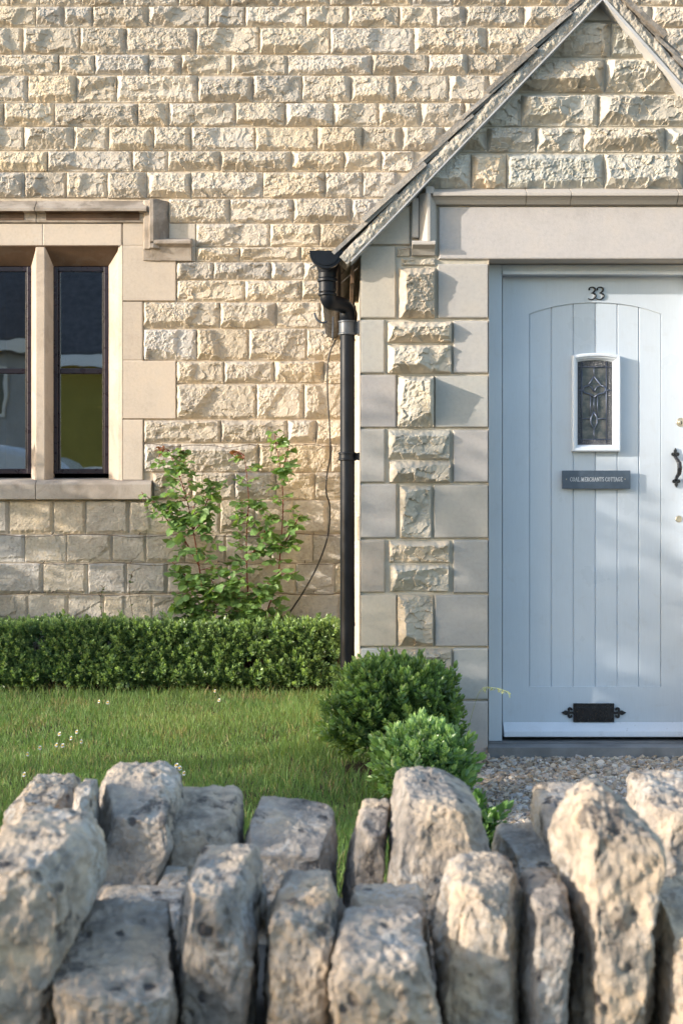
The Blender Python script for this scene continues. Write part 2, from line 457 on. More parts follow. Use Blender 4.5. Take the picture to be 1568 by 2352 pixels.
def stone_field(xs, zs, stones, seed=0, mortar=(0.50, 0.43, 0.34), rscale=1.0):
    """height (towards the viewer), colour and roughness flag for a wall grid. stones: dicts x0,x1,z0,z1,kind,tint"""
    X, Z = np.meshgrid(xs, zs)
    H = 0.0015 * noise2(X * 40, Z * 40, seed + 1)
    C = np.empty(X.shape + (4,)); C[..., :3] = mortar; C[..., 3] = 0.4
    C[..., :3] *= (1 + 0.08 * noise2(X * 15, Z * 15, seed + 2))[..., None]
    w1 = noise2(X * 22, Z * 22, seed + 3); w2 = noise2(X * 55, Z * 55, seed + 4)
    big = noise2(X * 11, Z * 13, seed + 5); fine = noise2(X * 75, Z * 75, seed + 8)
    ff = noise2(X * 120, Z * 120, seed + 9)
    xw, zw = X + 0.006 * w2 + 0.008 * w1, Z + 0.006 * noise2(X * 50, Z * 50, seed + 12) + 0.006 * noise2(X * 22, Z * 22, seed + 13)
    fa = facets2(xw * 22, zw * 26, seed + 1); fb = facets2(xw * 50, zw * 54, seed + 2)
    fc = facets2(xw * 11, zw * 13, seed + 3); fd = facets2(xw * 12 + 5.3, zw * 11 + 2.1, seed + 4)
    rs = np.random.default_rng(100 + seed)
    for s in stones:
        i0, i1 = np.searchsorted(xs, [s['x0'], s['x1']]); j0, j1 = np.searchsorted(zs, [s['z0'], s['z1']])
        if i1 - i0 < 2 or j1 - j0 < 2: continue
        sl = (slice(j0, j1), slice(i0, i1))
        x, z = X[sl], Z[sl]
        gap = s.get('gap', 0.0035)
        dl = x - s['x0'] - gap; dr = s['x1'] - gap - x; db = z - s['z0'] - gap; dt = s['z1'] - gap - z
        dm = np.minimum(np.minimum(dl, dr), np.minimum(db, dt))
        inside = dm > 0
        tint = np.array(s['tint'])
        c = np.ones(x.shape + (4,))
        if s['kind'] == 'smooth':
            h = s.get('h', 0.016) - np.clip(0.004 - dm, 0, 0.004) * 0.8
            c[..., :3] = tint; c[..., 3] = 0.38
        else:
            rel = s.get('rel', rs.uniform(0.032, 0.050)) * rscale
            k = s.get('chip', 1.0) * min(1.0, rel / 0.03); st = s.get('steep', 1.0)
            W = s['x1'] - s['x0']; Hh = s['z1'] - s['z0']
            a = (dl + 0.006 * w1[sl] + 0.003 * w2[sl]) * rs.uniform(1.2, 3.0) + 0.003
            b = (dr + 0.003 - (0.010 if st == 1.0 else 0.0)) * rs.uniform(0.8, 1.6) * st + 0.003 + 0.013 * k * (fc[sl] + 0.3) + 0.005 * k * fa[sl] + 0.003 * w2[sl]
            c_ = (dt + 0.005 * w1[sl] + 0.003 * w2[sl]) * rs.uniform(1.4, 3.4) + 0.003
            d_ = (db + 0.003 - (0.010 if st == 1.0 else 0.0)) * rs.uniform(0.75, 1.5) + 0.003 + 0.014 * k * (fd[sl] + 0.3) + 0.005 * k * fa[sl] + 0.003 * w2[sl]
            plate = rel * (1 + 0.22 * rs.normal() * (x - s['x0'] - W / 2) / W * 2 + 0.30 * rs.normal() * (z - s['z0'] - Hh / 2) / Hh * 2)
            plate = plate + k * (0.0068 * fa[sl] + 0.0034 * fb[sl] + 0.0050 * big[sl] + 0.0020 * fine[sl] + 0.0018 * ff[sl])
            cham = np.minimum(np.minimum(a, b), np.minimum(c_, d_))
            for _ in range(rs.integers(0, 3)):      # larger chips running out to the lower right
                px, pz = s['x0'] + rs.uniform(.25, .95) * W, s['z0'] + rs.uniform(.05, .75) * Hh
                ang = rs.uniform(math.pi * 0.5, math.pi * 1.1); sp = rs.uniform(0.35, 0.9)
                pl = rel * rs.uniform(0.6, 0.95) + sp * ((x - px) * math.cos(ang) + (z - pz) * math.sin(ang)) + 0.010 * k * fa[sl] + 0.002 * w2[sl]
                cham = np.minimum(cham, np.maximum(pl, rel * rs.uniform(.3, .6) + 0.006 * k * fa[sl]))
            cham = cham + 0.0012 * ff[sl] + 0.0012 * fb[sl]
            isp = plate < cham
            h = np.where(isp, plate, cham)
            h = np.maximum(h, 0.0015 + 0.0006 * ff[sl]) + 0.0035
            c[..., :3] = tint * (1 + 0.05 * big[sl])[..., None]
            c[..., 3] = np.where(isp | (a == cham), 1.0, 0.6)
        H[sl] = np.where(inside, h, H[sl])
        C[sl] = np.where(inside[..., None], c, C[sl])
    C[..., :3] = np.clip(C[..., :3], 0.02, 0.95)
    return X, Z, H, C

def field_faces(keep):
    """keep: bool (nz-1, nx-1) of quads"""
    nz, nx = keep.shape[0] + 1, keep.shape[1] + 1
    idx = np.arange(nz * nx).reshape(nz, nx)
    q = np.stack([idx[:-1, :-1], idx[:-1, 1:], idx[1:, 1:], idx[1:, :-1]], -1)[keep]
    used = np.unique(q); remap = -np.ones(nz * nx, dtype=np.int64); remap[used] = np.arange(len(used))
    return used, remap[q]

def add_box(V, F, C, x0, x1, y0, y1, z0, z1, col):
    b = sum(len(v) for v in V)
    v = np.array([(x0,y0,z0),(x1,y0,z0),(x1,y1,z0),(x0,y1,z0),(x0,y0,z1),(x1,y0,z1),(x1,y1,z1),(x0,y1,z1)], float)
    f = np.array([(0,3,2,1),(4,5,6,7),(0,1,5,4),(1,2,6,5),(2,3,7,6),(3,0,4,7)]) + b
    V.append(v); F.append(f); C.append(np.tile(tuple(col) + (0.1,), (8, 1)))

rt = np.random.default_rng(21)
def tint_main(y):
    base = np.array((0.465, 0.41, 0.335))
    if y > 1150: base = np.array((0.42, 0.385, 0.335))
    v = 1 + 0.075 * rt.normal()
    hue = rt.normal() * 0.035
    return tuple(np.clip(base * v * np.array((1 + hue * 0.6, 1.0, 1 - hue * 1.2)), 0.1, 0.8))

# course table: (top, bottom, joints) in photo measure on the main wall
z1 = lambda L: [v * 0.5127 for v in L]
z2 = lambda L: [746.4 + v * 0.524 for v in L]
z3 = lambda L: [v * 0.4762 for v in L]
z4 = lambda L: [631.6 + v * 0.3296 for v in L]
rows = [
    (-160, -100, [60, 190, 300, 440, 540, 660, 800, 900, 1020, 1130, 1240, 1350, 1500]),
    (-100, -42, [20, 120, 250, 350, 480, 610, 730, 850, 980, 1090, 1190, 1330, 1450]),
    (-42, 13, z1([45, 180, 365, 548, 800, 1030, 1245, 1475]) + z2([205, 380, 560, 790, 1010, 1380, 1530])),
    (13, 62, z1([160, 287, 415, 663, 932, 1098, 1370]) + z2([100, 325, 487, 615, 868, 1100, 1430])),
    (62, 124, z1([102, 358, 565, 878, 1162, 1478]) + z2([388, 708, 960, 1490])),
    (124, 172, z1([262, 425, 667, 812, 1035, 1287]) + z2([205, 452, 625, 850, 1540])),
    (172, 235, z1([125, 342, 523, 885, 1132, 1352]) + z2([112, 303, 540, 715, 1500])),
    (235, 290, z1([18, 245, 618, 757, 1055, 1278, 1492]) + z2([235, 418, 610])),
    (290, 346, z1([107, 330, 487, 688, 856, 1143, 1420]) + z2([165, 335, 520])),
    (346, 394, z1([213, 592, 752, 988, 1305, 1540]) + z2([245, 390])),
    (394, 455, z1([110, 298, 480, 657, 855, 1178, 1455]) + z2([165, 315])),
    (455, 512, [388] + z3([1108, 1413]) + z4([530])),
    (512, 567, [450] + z3([1300, 1540])),
    (567, 601, [450] + z3([1155, 1450])),
    (601, 643, [405] + z3([1030, 1305]) + z4([200])),
    (643, 692, [405] + z3([1180, 1453])),
    (693, 754, [329] + z3([1060, 1332])),
    (754, 828, [329] + z3([948, 1198, 1478])),
    (828, 881, [405] + z3([1080, 1322, 1560])),
    (881, 963, [405] + z3([1237, 1465])),
    (964, 1018, [330] + z3([1065, 1387, 1525])),
    (1018, 1085, [330] + z3([870, 1247]) + z4([390])),
    (1085, 1149, [351] + z1([860, 1050, 1235, 1410])),
    (1149, 1227, z1([240, 385, 580, 770, 985, 1140, 1315, 1470])),
    (1227, 1293, z1([112, 300, 503, 655, 830, 1010, 1215, 1400])),
    (1293, 1366, z1([193, 393, 568, 750, 1020, 1325, 1500])),
    (1366, 1425, z1([125, 305, 465, 683, 860, 1080, 1250, 1518])),
    (1425, 1492, z1([100, 330, 560, 800, 1040, 1300, 1490])),
    (1492, 1572, z1([60, 270, 460, 700, 900, 1130, 1380, 1530])),
]
WIN_C = 93.0
def mx(x): return 2 * WIN_C - x
dW = 8.785
main_stones = []
def put(x0, x1, y0, y1, kind='rough', **kw):
    main_stones.append(dict(x0=PX(x0, dW), x1=PX(x1, dW), z0=PZ(y1, dW), z1=PZ(y0, dW), kind=kind,
                            tint=kw.pop('tint', None) or tint_main(y0), **kw))
for (yt, yb, J) in rows:
    J = sorted(J)
    yj = 0
    opening = 455 <= yt <= 1100
    if opening:
        left = [mx(v) for v in J if mx(v) < 0 and mx(v) > -420][::-1]
        left = sorted(left)
        x = left[0]
        while x > -430:
            x -= random.uniform(85, 150); left.insert(0, x)
        segs = [(left[k], left[k+1]) for k in range(len(left)-1)]
    else:
        segs = []
        x = J[0]
        while x > -430:
            x -= random.uniform(85, 150); J.insert(0, x)
    x = J[-1]
    while x < 1720:
        x += random.uniform(85, 150); J.append(x)
    segs += [(J[k], J[k+1]) for k in range(len(J)-1)]
    for a, b in segs:
        if a > 900 and yt > 300: continue
        kw = {}
        if yt > 1140: kw['rel'] = rt.uniform(0.010, 0.020); kw['chip'] = 0.6
        put(a, b, yt + random.uniform(-0.6, 0.6), yb + random.uniform(-0.6, 0.6), **kw)
ASH = (0.45, 0.385, 0.315)
def ash_pair(x0, x1, y0, y1, h=0.018, t=ASH):
    v = 1 + 0.05 * rt.normal()
    put(x0, x1, y0, y1, 'smooth', h=h, tint=tuple(c * v for c in t), gap=0.0018)
    put(mx(x1), mx(x0), y0, y1, 'smooth', h=h, tint=tuple(c * v for c in t), gap=0.0018)
ash_pair(85.5, 281, 512, 565.2)
ash_pair(281, 352, 500, 565.2)
ash_pair(281, 405, 565.2, 692)
ash_pair(281, 329, 692, 828)
ash_pair(281, 405, 828, 963)
ash_pair(281, 329.5, 963, 1104)
ash_pair(388, 450, 512, 567, 0.010, (0.45, 0.40, 0.33))
ash_pair(405, 450, 567, 601, 0.012, (0.45, 0.40, 0.33))

cottage = thing("stone_cottage", (0.0, D_PORCH, 0.0),
                "honey coloured rough stone cottage with gabled porch and pale blue door", "house")

xs = np.arange(-3.25, 2.95, 0.0052); zs = np.arange(-0.04, 4.55, 0.0052)
X, Z, H, C = stone_field(xs, zs, main_stones, 0, (0.47, 0.40, 0.31))
xc = (xs[:-1] + xs[1:]) / 2; zc = (zs[:-1] + zs[1:]) / 2
XC, ZC = np.meshgrid(xc, zc)
keep = ~((XC > PX(mx(281), dW)) & (XC < PX(281, dW)) & (ZC < PZ(565.2, dW)) & (ZC > PZ(1104, dW)))
roof_line = 3.36 - np.abs(XC - 1.13) * 1.04
keep &= ~((XC > 0.35) & (XC < 2.05) & (ZC < roof_line - 0.25))
used, q = field_faces(keep)
V = [np.stack([X, D_WALL - H, Z], -1).reshape(-1, 3)[used]]; F = [q]; CC = [C.reshape(-1, 4)[used]]
add_box(V, F, CC, PX(281, dW) + 0.002, 3.3, D_WALL + 0.01, D_WALL + 0.45, 0.0, 4.55, (0.3, 0.26, 0.2))
add_box(V, F, CC, -3.25, PX(mx(281), dW) - 0.002, D_WALL + 0.01, D_WALL + 0.45, 0.0, 4.55, (0.3, 0.26, 0.2))
add_box(V, F, CC, PX(mx(281), dW) - 0.001, PX(281, dW) + 0.001, D_WALL + 0.01, D_WALL + 0.45, PZ(565.2, dW) + 0.03, 4.55, (0.3, 0.26, 0.2))
add_box(V, F, CC, PX(mx(281), dW) - 0.001, PX(281, dW) + 0.001, D_WALL + 0.01, D_WALL + 0.45, 0.0, PZ(1110, dW), (0.3, 0.26, 0.2))
wall_o = mesh_obj("wall", np.concatenate(V), [np.concatenate(F)], M_WALL, cottage, smooth=False, col=np.concatenate(CC))

# window dressings -------------------------------------------------
FY = D_WALL - 0.018      # dressed face plane
RY = D_WALL + 0.115      # window frame plane
def mX(x): return PX(x, dW)
def rX(x): return PX(x, RY)
for s_ in (0, 1):
    jr = MB()
    f = (lambda v: mX(mx(v))) if s_ else mX
    fr_ = (lambda v: rX(mx(v))) if s_ else rX
    poly = [(f(283), FY + 0.002), (f(281), FY), (f(272), FY + 0.012), (f(269), FY + 0.035), (fr_(250.5), RY - 0.004), (fr_(250.5), RY + 0.04), (f(292), RY + 0.04), (f(292), FY + 0.012), (f(283), FY + 0.012)]
    jr.prism(poly, 'z', PZ(1106, dW), PZ(563, dW) )
    jr.build("window_jamb", M_SURR, cottage)
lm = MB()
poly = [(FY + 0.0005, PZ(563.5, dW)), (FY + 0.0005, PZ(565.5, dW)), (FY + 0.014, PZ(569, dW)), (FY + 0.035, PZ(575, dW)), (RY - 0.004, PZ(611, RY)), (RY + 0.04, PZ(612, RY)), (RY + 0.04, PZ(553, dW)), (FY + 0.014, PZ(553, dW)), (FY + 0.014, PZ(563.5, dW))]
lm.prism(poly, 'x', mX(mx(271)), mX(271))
lm.build("window_head", M_STAIN_SHADE, cottage)
mm = MB()
poly = [(mX(83), FY + 0.006), (mX(103), FY + 0.006), (mX(106), FY + 0.03), (rX(123.5), RY - 0.003), (rX(123.5), RY + 0.03), (rX(73), RY + 0.03), (rX(73), RY - 0.003), (mX(80), FY + 0.03)]
mm.prism(poly, 'z', PZ(1106, dW), PZ(566, dW))
mm.build("mullion", M_SURR, cottage, bevel=0.003)
sl = MB()
yb_ = D_WALL - 0.055
poly = [(D_WALL + 0.16, PZ(1096, dW)), (D_WALL + 0.16, PZ(1149, dW)), (D_WALL + 0.003, PZ(1149, dW)), (yb_, PZ(1147, dW)), (yb_ - 0.002, PZ(1112, 8.75)), (yb_ + 0.008, PZ(1108, 8.75)), (FY - 0.004, PZ(1103.5, dW))]
sl.prism(poly, 'x', mX(86), mX(350))
sl.prism(poly, 'x', mX(mx(350)), mX(84.8))
sl.build("window_sill", M_SILL, cottage, bevel=0.004)

# hood mould over the window
hm = MB()
yo = D_WALL - 0.085
hp = [(D_WALL - 0.001, PZ(460, dW)), (yo + 0.01, PZ(476, 8.72)), (yo, PZ(478, 8.72)), (yo, PZ(485, 8.72)), (yo + 0.030, PZ(485.5, 8.72)), (yo + 0.052, PZ(491, dW)), (FY - 0.016, PZ(507, dW)), (FY - 0.012, PZ(512, dW)), (D_WALL - 0.001, PZ(512, dW))]
hm.prism(hp, 'x', mX(86), mX(340)); hm.prism(hp, 'x', mX(mx(340)), mX(84.6))
hmo = hm.build("hood_mould", M_HOOD, cottage, bevel=0.002)
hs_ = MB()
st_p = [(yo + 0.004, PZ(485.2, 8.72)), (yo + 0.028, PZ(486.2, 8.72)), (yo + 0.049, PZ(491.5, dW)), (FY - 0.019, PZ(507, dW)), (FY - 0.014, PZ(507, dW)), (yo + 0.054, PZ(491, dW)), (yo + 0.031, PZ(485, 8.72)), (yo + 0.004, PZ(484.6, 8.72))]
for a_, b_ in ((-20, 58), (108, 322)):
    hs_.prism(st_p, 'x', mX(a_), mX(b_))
hs_.build("sooty_shaded_hollow", M_STAIN_SHADE, hmo)  # dark strip: staining plus the overhang's shade put into the colour
for s_ in (0, 1):
    f = (lambda v: mX(mx(v))) if s_ else mX
    hl = MB()
    # vertical leg with inner hollow, then the returned foot
    lp = [(f(330), FY - 0.012), (f(334), FY - 0.030), (f(345), yo + 0.030), (f(347), yo), (f(356), yo), (f(366), yo + 0.016), (f(388), D_WALL - 0.001), (f(330), D_WALL - 0.001)]
    hl.prism(lp, 'z', PZ(574, dW), PZ(462, dW))
    fp = [(D_WALL - 0.001, PZ(546, dW)), (yo + 0.006, PZ(555, dW)), (yo, PZ(558, dW)), (yo, PZ(564, dW)), (yo + 0.03, PZ(570, dW)), (FY - 0.018, PZ(590, dW)), (FY - 0.012, PZ(600, dW)), (D_WALL - 0.001, PZ(600, dW))]
    a, b = f(348), f(441)
    hl.prism(fp, 'x', min(a, b), max(a, b))
    a, b = f(330), f(348.5)
    hl.prism([(D_WALL - 0.001, PZ(573, dW)), (FY - 0.020, PZ(573, dW)), (FY - 0.012, PZ(599, dW)), (D_WALL - 0.001, PZ(599, dW))], 'x', min(a, b), max(a, b))
    hl.build("label_stop", M_HOOD, cottage, bevel=0.003)

# window lights
def light(xa, xb):
    y0, y1 = 612, 1088
    w = MB(); t_ = 10.5; bk = RY + 0.002
    xa_, xb_ = rX(xa), rX(xb)
    zt, zb = PZ(y0, RY), PZ(y1, RY); tk = t_ / FD * dW
    w.box(xa_, xa_ + tk, bk - 0.004, bk + 0.045, zb, zt); w.box(xb_ - tk, xb_, bk - 0.004, bk + 0.045, zb, zt)
    w.box(xa_ + tk, xb_ - tk, bk - 0.002, bk + 0.043, zt - tk * 1.1, zt); w.box(xa_ + tk, xb_ - tk, bk - 0.002, bk + 0.043, zb, zb + tk * 1.1)
    i = tk * 0.45                                    # inner casement
    w.box(xa_ + tk, xa_ + tk + i, bk + 0.008, bk + 0.034, zb + tk * 1.1, zt - tk * 1.1); w.box(xb_ - tk - i, xb_ - tk, bk + 0.008, bk + 0.034, zb + tk * 1.1, zt - tk * 1.1)
    fr = w.build("window_frame", M_FRAME, cottage, bevel=0.003)
    g_ = MB(); zm = PZ(852, RY)
    g_.box(xa_ + tk + i, xb_ - tk - i, bk + 0.006, bk + 0.032, zm - 0.017, zm + 0.017)
    g_.build("glazing_bar", M_FRAME, fr, bevel=0.004)
    for (a, b) in ((zb + tk * 1.1, zm - 0.014), (zm + 0.014, zt - tk * 1.1)):
        p_ = MB(); p_.box(xa_ + tk + i - 0.002, xb_ - tk - i + 0.002, bk + 0.018, bk + 0.021, a - 0.002, b + 0.002)
        p_.build("window_pane", M_GLASS, fr)
light(123.5, 249.5)
light(mx(249.5), 73.0)
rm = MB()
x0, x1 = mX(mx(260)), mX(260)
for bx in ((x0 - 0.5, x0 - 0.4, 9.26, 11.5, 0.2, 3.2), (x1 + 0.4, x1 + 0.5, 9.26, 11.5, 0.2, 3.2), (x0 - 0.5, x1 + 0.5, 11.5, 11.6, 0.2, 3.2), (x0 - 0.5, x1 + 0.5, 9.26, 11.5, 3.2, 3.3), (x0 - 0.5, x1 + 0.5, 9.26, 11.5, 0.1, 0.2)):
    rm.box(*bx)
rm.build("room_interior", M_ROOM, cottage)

# ------------------------------------------------------------------ porch front
dP = 6.19
def qX(x): return PX(x, dP)
def qZ(y): return PZ(y, dP)
porch_stones = []
PT = (0.47, 0.415, 0.335)
def pput(x0, x1, y0, y1, kind='rough', **kw):
    v = 1 + 0.07 * rt.normal(); hu = 0.03 * rt.normal()
    t = kw.pop('t', PT)
    porch_stones.append(dict(x0=qX(x0), x1=qX(x1), z0=qZ(y1), z1=qZ(y0), kind=kind,
                             tint=(t[0] * v * (1 + hu), t[1] * v, t[2] * v * (1 - hu)), **kw))
AT = (0.405, 0.38, 0.345)
def sm(x0, x1, y0, y1): pput(x0, x1, y0, y1, 'smooth', h=0.0145, t=tuple(np.array(AT) * (1 + 0.05 * rt.normal()) * np.array((1 + .02 * rt.normal(), 1, 1 + .03 * rt.normal()))), gap=0.0012)
L = 826.5; Rr = 1121.5
for (y0, y1, w) in ((474, 563, 941), (565.5, 731, 909), (735, 857, 883), (860.5, 982.5, 910), (985.5, 1108, 884), (1112, 1235.5, 911), (1239.5, 1361, 884), (1365, 1485, 911), (1489, 1607, 884), (1610, 1735, 911)):
    sm(L, w, y0, y1)
for (y0, y1, w) in ((606.5, 731, 1003.5), (737, 857, 1040), (862, 982.5, 997), (988, 1108, 1040), (1113, 1236, 995), (1240.5, 1362, 1040), (1366, 1485.5, 998), (1489, 1607, 1040), (1610, 1735, 1000)):
    sm(w, Rr, y0, y1)
sm(1006.5, 2000, 474, 596)
for (x0, x1, y0, y1, rel) in ((921, 999, 592, 610, .018), (914, 1000, 613, 733, .045), (888, 1038, 737, 788, .045), (888, 1037, 790, 858, .05), (911, 997, 863, 983, .05),
                              (890, 1033, 987, 1055, .05), (892, 1035, 1058, 1110, .04), (916, 991, 1114, 1238, .04), (892, 1033, 1241, 1293, .04), (894, 1031, 1296, 1359, .042),
                              (911, 996, 1365, 1485, .04), (888, 1037, 1490, 1541, .04), (890, 1035, 1544, 1606, .04), (913, 996, 1611, 1730, .03), (911, 942, 567, 590, .010)):
    pput(x0, x1, y0, y1, rel=rel * 1.22, gap=0.003, steep=2.2)
gy = lambda z: z * 0.524
gx_ = lambda z: 746.4 + z * 0.524
GT = (0.46, 0.425, 0.36)
for (ya, yb2, xsn) in ((832, 673, (380, 640, 795, 1220, 1570, 1950, 2200)), (668, 557, (560, 710, 925, 1130, 1490, 1720, 2100)),
                       (554, 412, (640, 860, 1195, 1600, 1900)), (409, 256, (800, 1225, 1660, 1800)), (253, 98, (960, 1252, 1500, 1620))):
    for a, b in zip(xsn[:-1], xsn[1:]):
        pput(gx_(a), gx_(b), gy(yb2), gy(ya), rel=rt.uniform(0.035, 0.055), t=GT, gap=0.003)
pput(gx_(1100), gx_(1330), gy(5), gy(96), 'smooth', h=0.012, t=GT)
pput(945, 1006, 474, 590, 'smooth', h=0.004, t=GT)

APX, APZ = PX(1385, 6.11), PZ(-4, 6.11)        # underside apex of the verge
SL, SR = 1.044, 1.12                          # slopes left and right
def under(x): return np.where(x < APX, APZ - (APX - x) * SL, APZ - (x - APX) * SR)
EAVE_X = PX(806, 6.11)
xs = np.arange(qX(L), 2.24, 0.0042); zs = np.arange(-0.04, 3.28, 0.0042)
X, Z, H, C = stone_field(xs, zs, porch_stones, 40, (0.46, 0.42, 0.35))
XC, ZC = np.meshgrid((xs[:-1] + xs[1:]) / 2, (zs[:-1] + zs[1:]) / 2)
keep = ~((XC > qX(Rr)) & (ZC < qZ(596.5)) & (XC < qX(1611))) & (ZC < under(XC) + 0.02)
used, q = field_faces(keep)
V = [np.stack([X, D_PORCH - H, Z], -1).reshape(-1, 3)[used]]; F = [q]; CC = [C.reshape(-1, 4)[used]]
ca = (0.42, 0.385, 0.34)
XL = qX(L) + 0.0005; XJ = qX(Rr); XRJ = qX(1611)
add_box(V, F, CC, XL, XJ - 0.001, D_PORCH - 0.0125, D_PORCH + 0.30, 0, 0.01, ca)
def slabq(pts, col):
    b = sum(len(v) for v in V); V.append(np.array(pts, float)); F.append(np.array([[0,1,2,3]]) + b); CC.append(np.tile(tuple(col) + (0.1,), (4, 1)))
ys_, ye = D_PORCH - 0.0138, D_PORCH + 0.26
slabq([(XJ, ys_, 0), (XJ, ye, 0), (XJ, ye, qZ(596)), (XJ, ys_, qZ(596))], ca)          # jamb reveal
slabq([(XRJ, ys_, 0), (XRJ, ye, 0), (XRJ, ye, qZ(596)), (XRJ, ys_, qZ(596))], ca)
slabq([(XJ, ys_, qZ(596.3)), (XRJ, ys_, qZ(596.3)), (XRJ, ye, qZ(596.3)), (XJ, ye, qZ(596.3))], ca)
mesh_obj("porch_wall", np.concatenate(V), [np.concatenate(F)], M_PORCH, cottage, col=np.concatenate(CC))

# porch side wall (faces the lawn): rough coursed stone seen edge-on
side = []
zz = 0.0
while zz < 2.3:
    hh = random.uniform(0.09, 0.17); yy = 0.0
    while yy < 2.6:
        ww = random.uniform(0.18, 0.36)
        side.append(dict(x0=yy, x1=yy + ww, z0=zz, z1=zz + hh, kind='rough', tint=tint_main(0), rel=random.uniform(0.012, 0.03)))
        yy += ww
    zz += hh
ss, zs = np.arange(0, 2.6, 0.009), np.arange(0, 2.26, 0.009)
for s in side: s['x0'] += 0.3
side.append(dict(x0=0.0, x1=0.3, z0=0, z1=2.3, kind='smooth', h=0.002, tint=ca))
X, Z, H, C = stone_field(ss, zs, side, 77)
used, q = field_faces(np.ones((len(zs)-1, len(ss)-1), bool))
Vs = np.stack([XL - H * 0.8 * (X > 0.3), D_PORCH - 0.013 + X, Z], -1).reshape(-1, 3)[used]
mesh_obj("porch_side_wall", Vs, [q[:, ::-1]], M_WALL, cottage, col=C.reshape(-1, 4)[used])
g = MB(); g.box(2.243, 2.26, D_PORCH, D_WALL, 0, 2.05); g.build("porch_side_wall", M_ASH, cottage)

# string moulding above the door
sm_ = MB()
ysm = D_PORCH - 0.065
sp_ = [(D_PORCH - 0.004, qZ(432)), (ysm + 0.012, PZ(440, 6.14)), (ysm, PZ(442, 6.14)), (ysm, PZ(450, 6.14)), (ysm + 0.014, PZ(453, 6.15)), (D_PORCH - 0.038, qZ(463)), (D_PORCH - 0.026, qZ(471)), (D_PORCH - 0.004, qZ(473))]
for a, b in ((992, 1205), (1206, 1307), (1308, 1551), (1552, 1860)):
    sm_.prism(sp_, 'x', qX(a), qX(b))
sm_.build("string_moulding", M_ASH, cottage, bevel=0.002)
ls = MB()
lp = [(qX(1001), D_PORCH - 0.018), (qX(998), D_PORCH - 0.030), (qX(988), ysm + 0.012), (qX(986), ysm), (qX(979), ysm), (qX(974), ysm + 0.012), (qX(962), D_PORCH - 0.02), (qX(962), D_PORCH - 0.004), (qX(1001), D_PORCH - 0.004)]
ls.prism(lp, 'z', qZ(560), qZ(448))
ls.prism([(qX(974), D_PORCH - 0.004), (qX(976), ysm + 0.006), (qX(993), ysm + 0.006), (qX(1000), D_PORCH - 0.004)], 'z', qZ(450), qZ(434))
fp = [(D_PORCH - 0.004, qZ(552)), (ysm + 0.004, qZ(558)), (ysm, qZ(561)), (ysm, qZ(567)), (ysm + 0.03, qZ(574)), (D_PORCH - 0.018, qZ(587)), (D_PORCH - 0.004, qZ(588))]
ls.prism(fp, 'x', qX(945), qX(998))
ls.build("label_stop", M_ASH, cottage, bevel=0.002)
cs = MB(); cs.box(qX(945), qX(961), D_PORCH - 0.03, D_PORCH - 0.002, qZ(548), qZ(456)); 
cs.build("packing_stone", M_ASH, cottage, bevel=0.006)

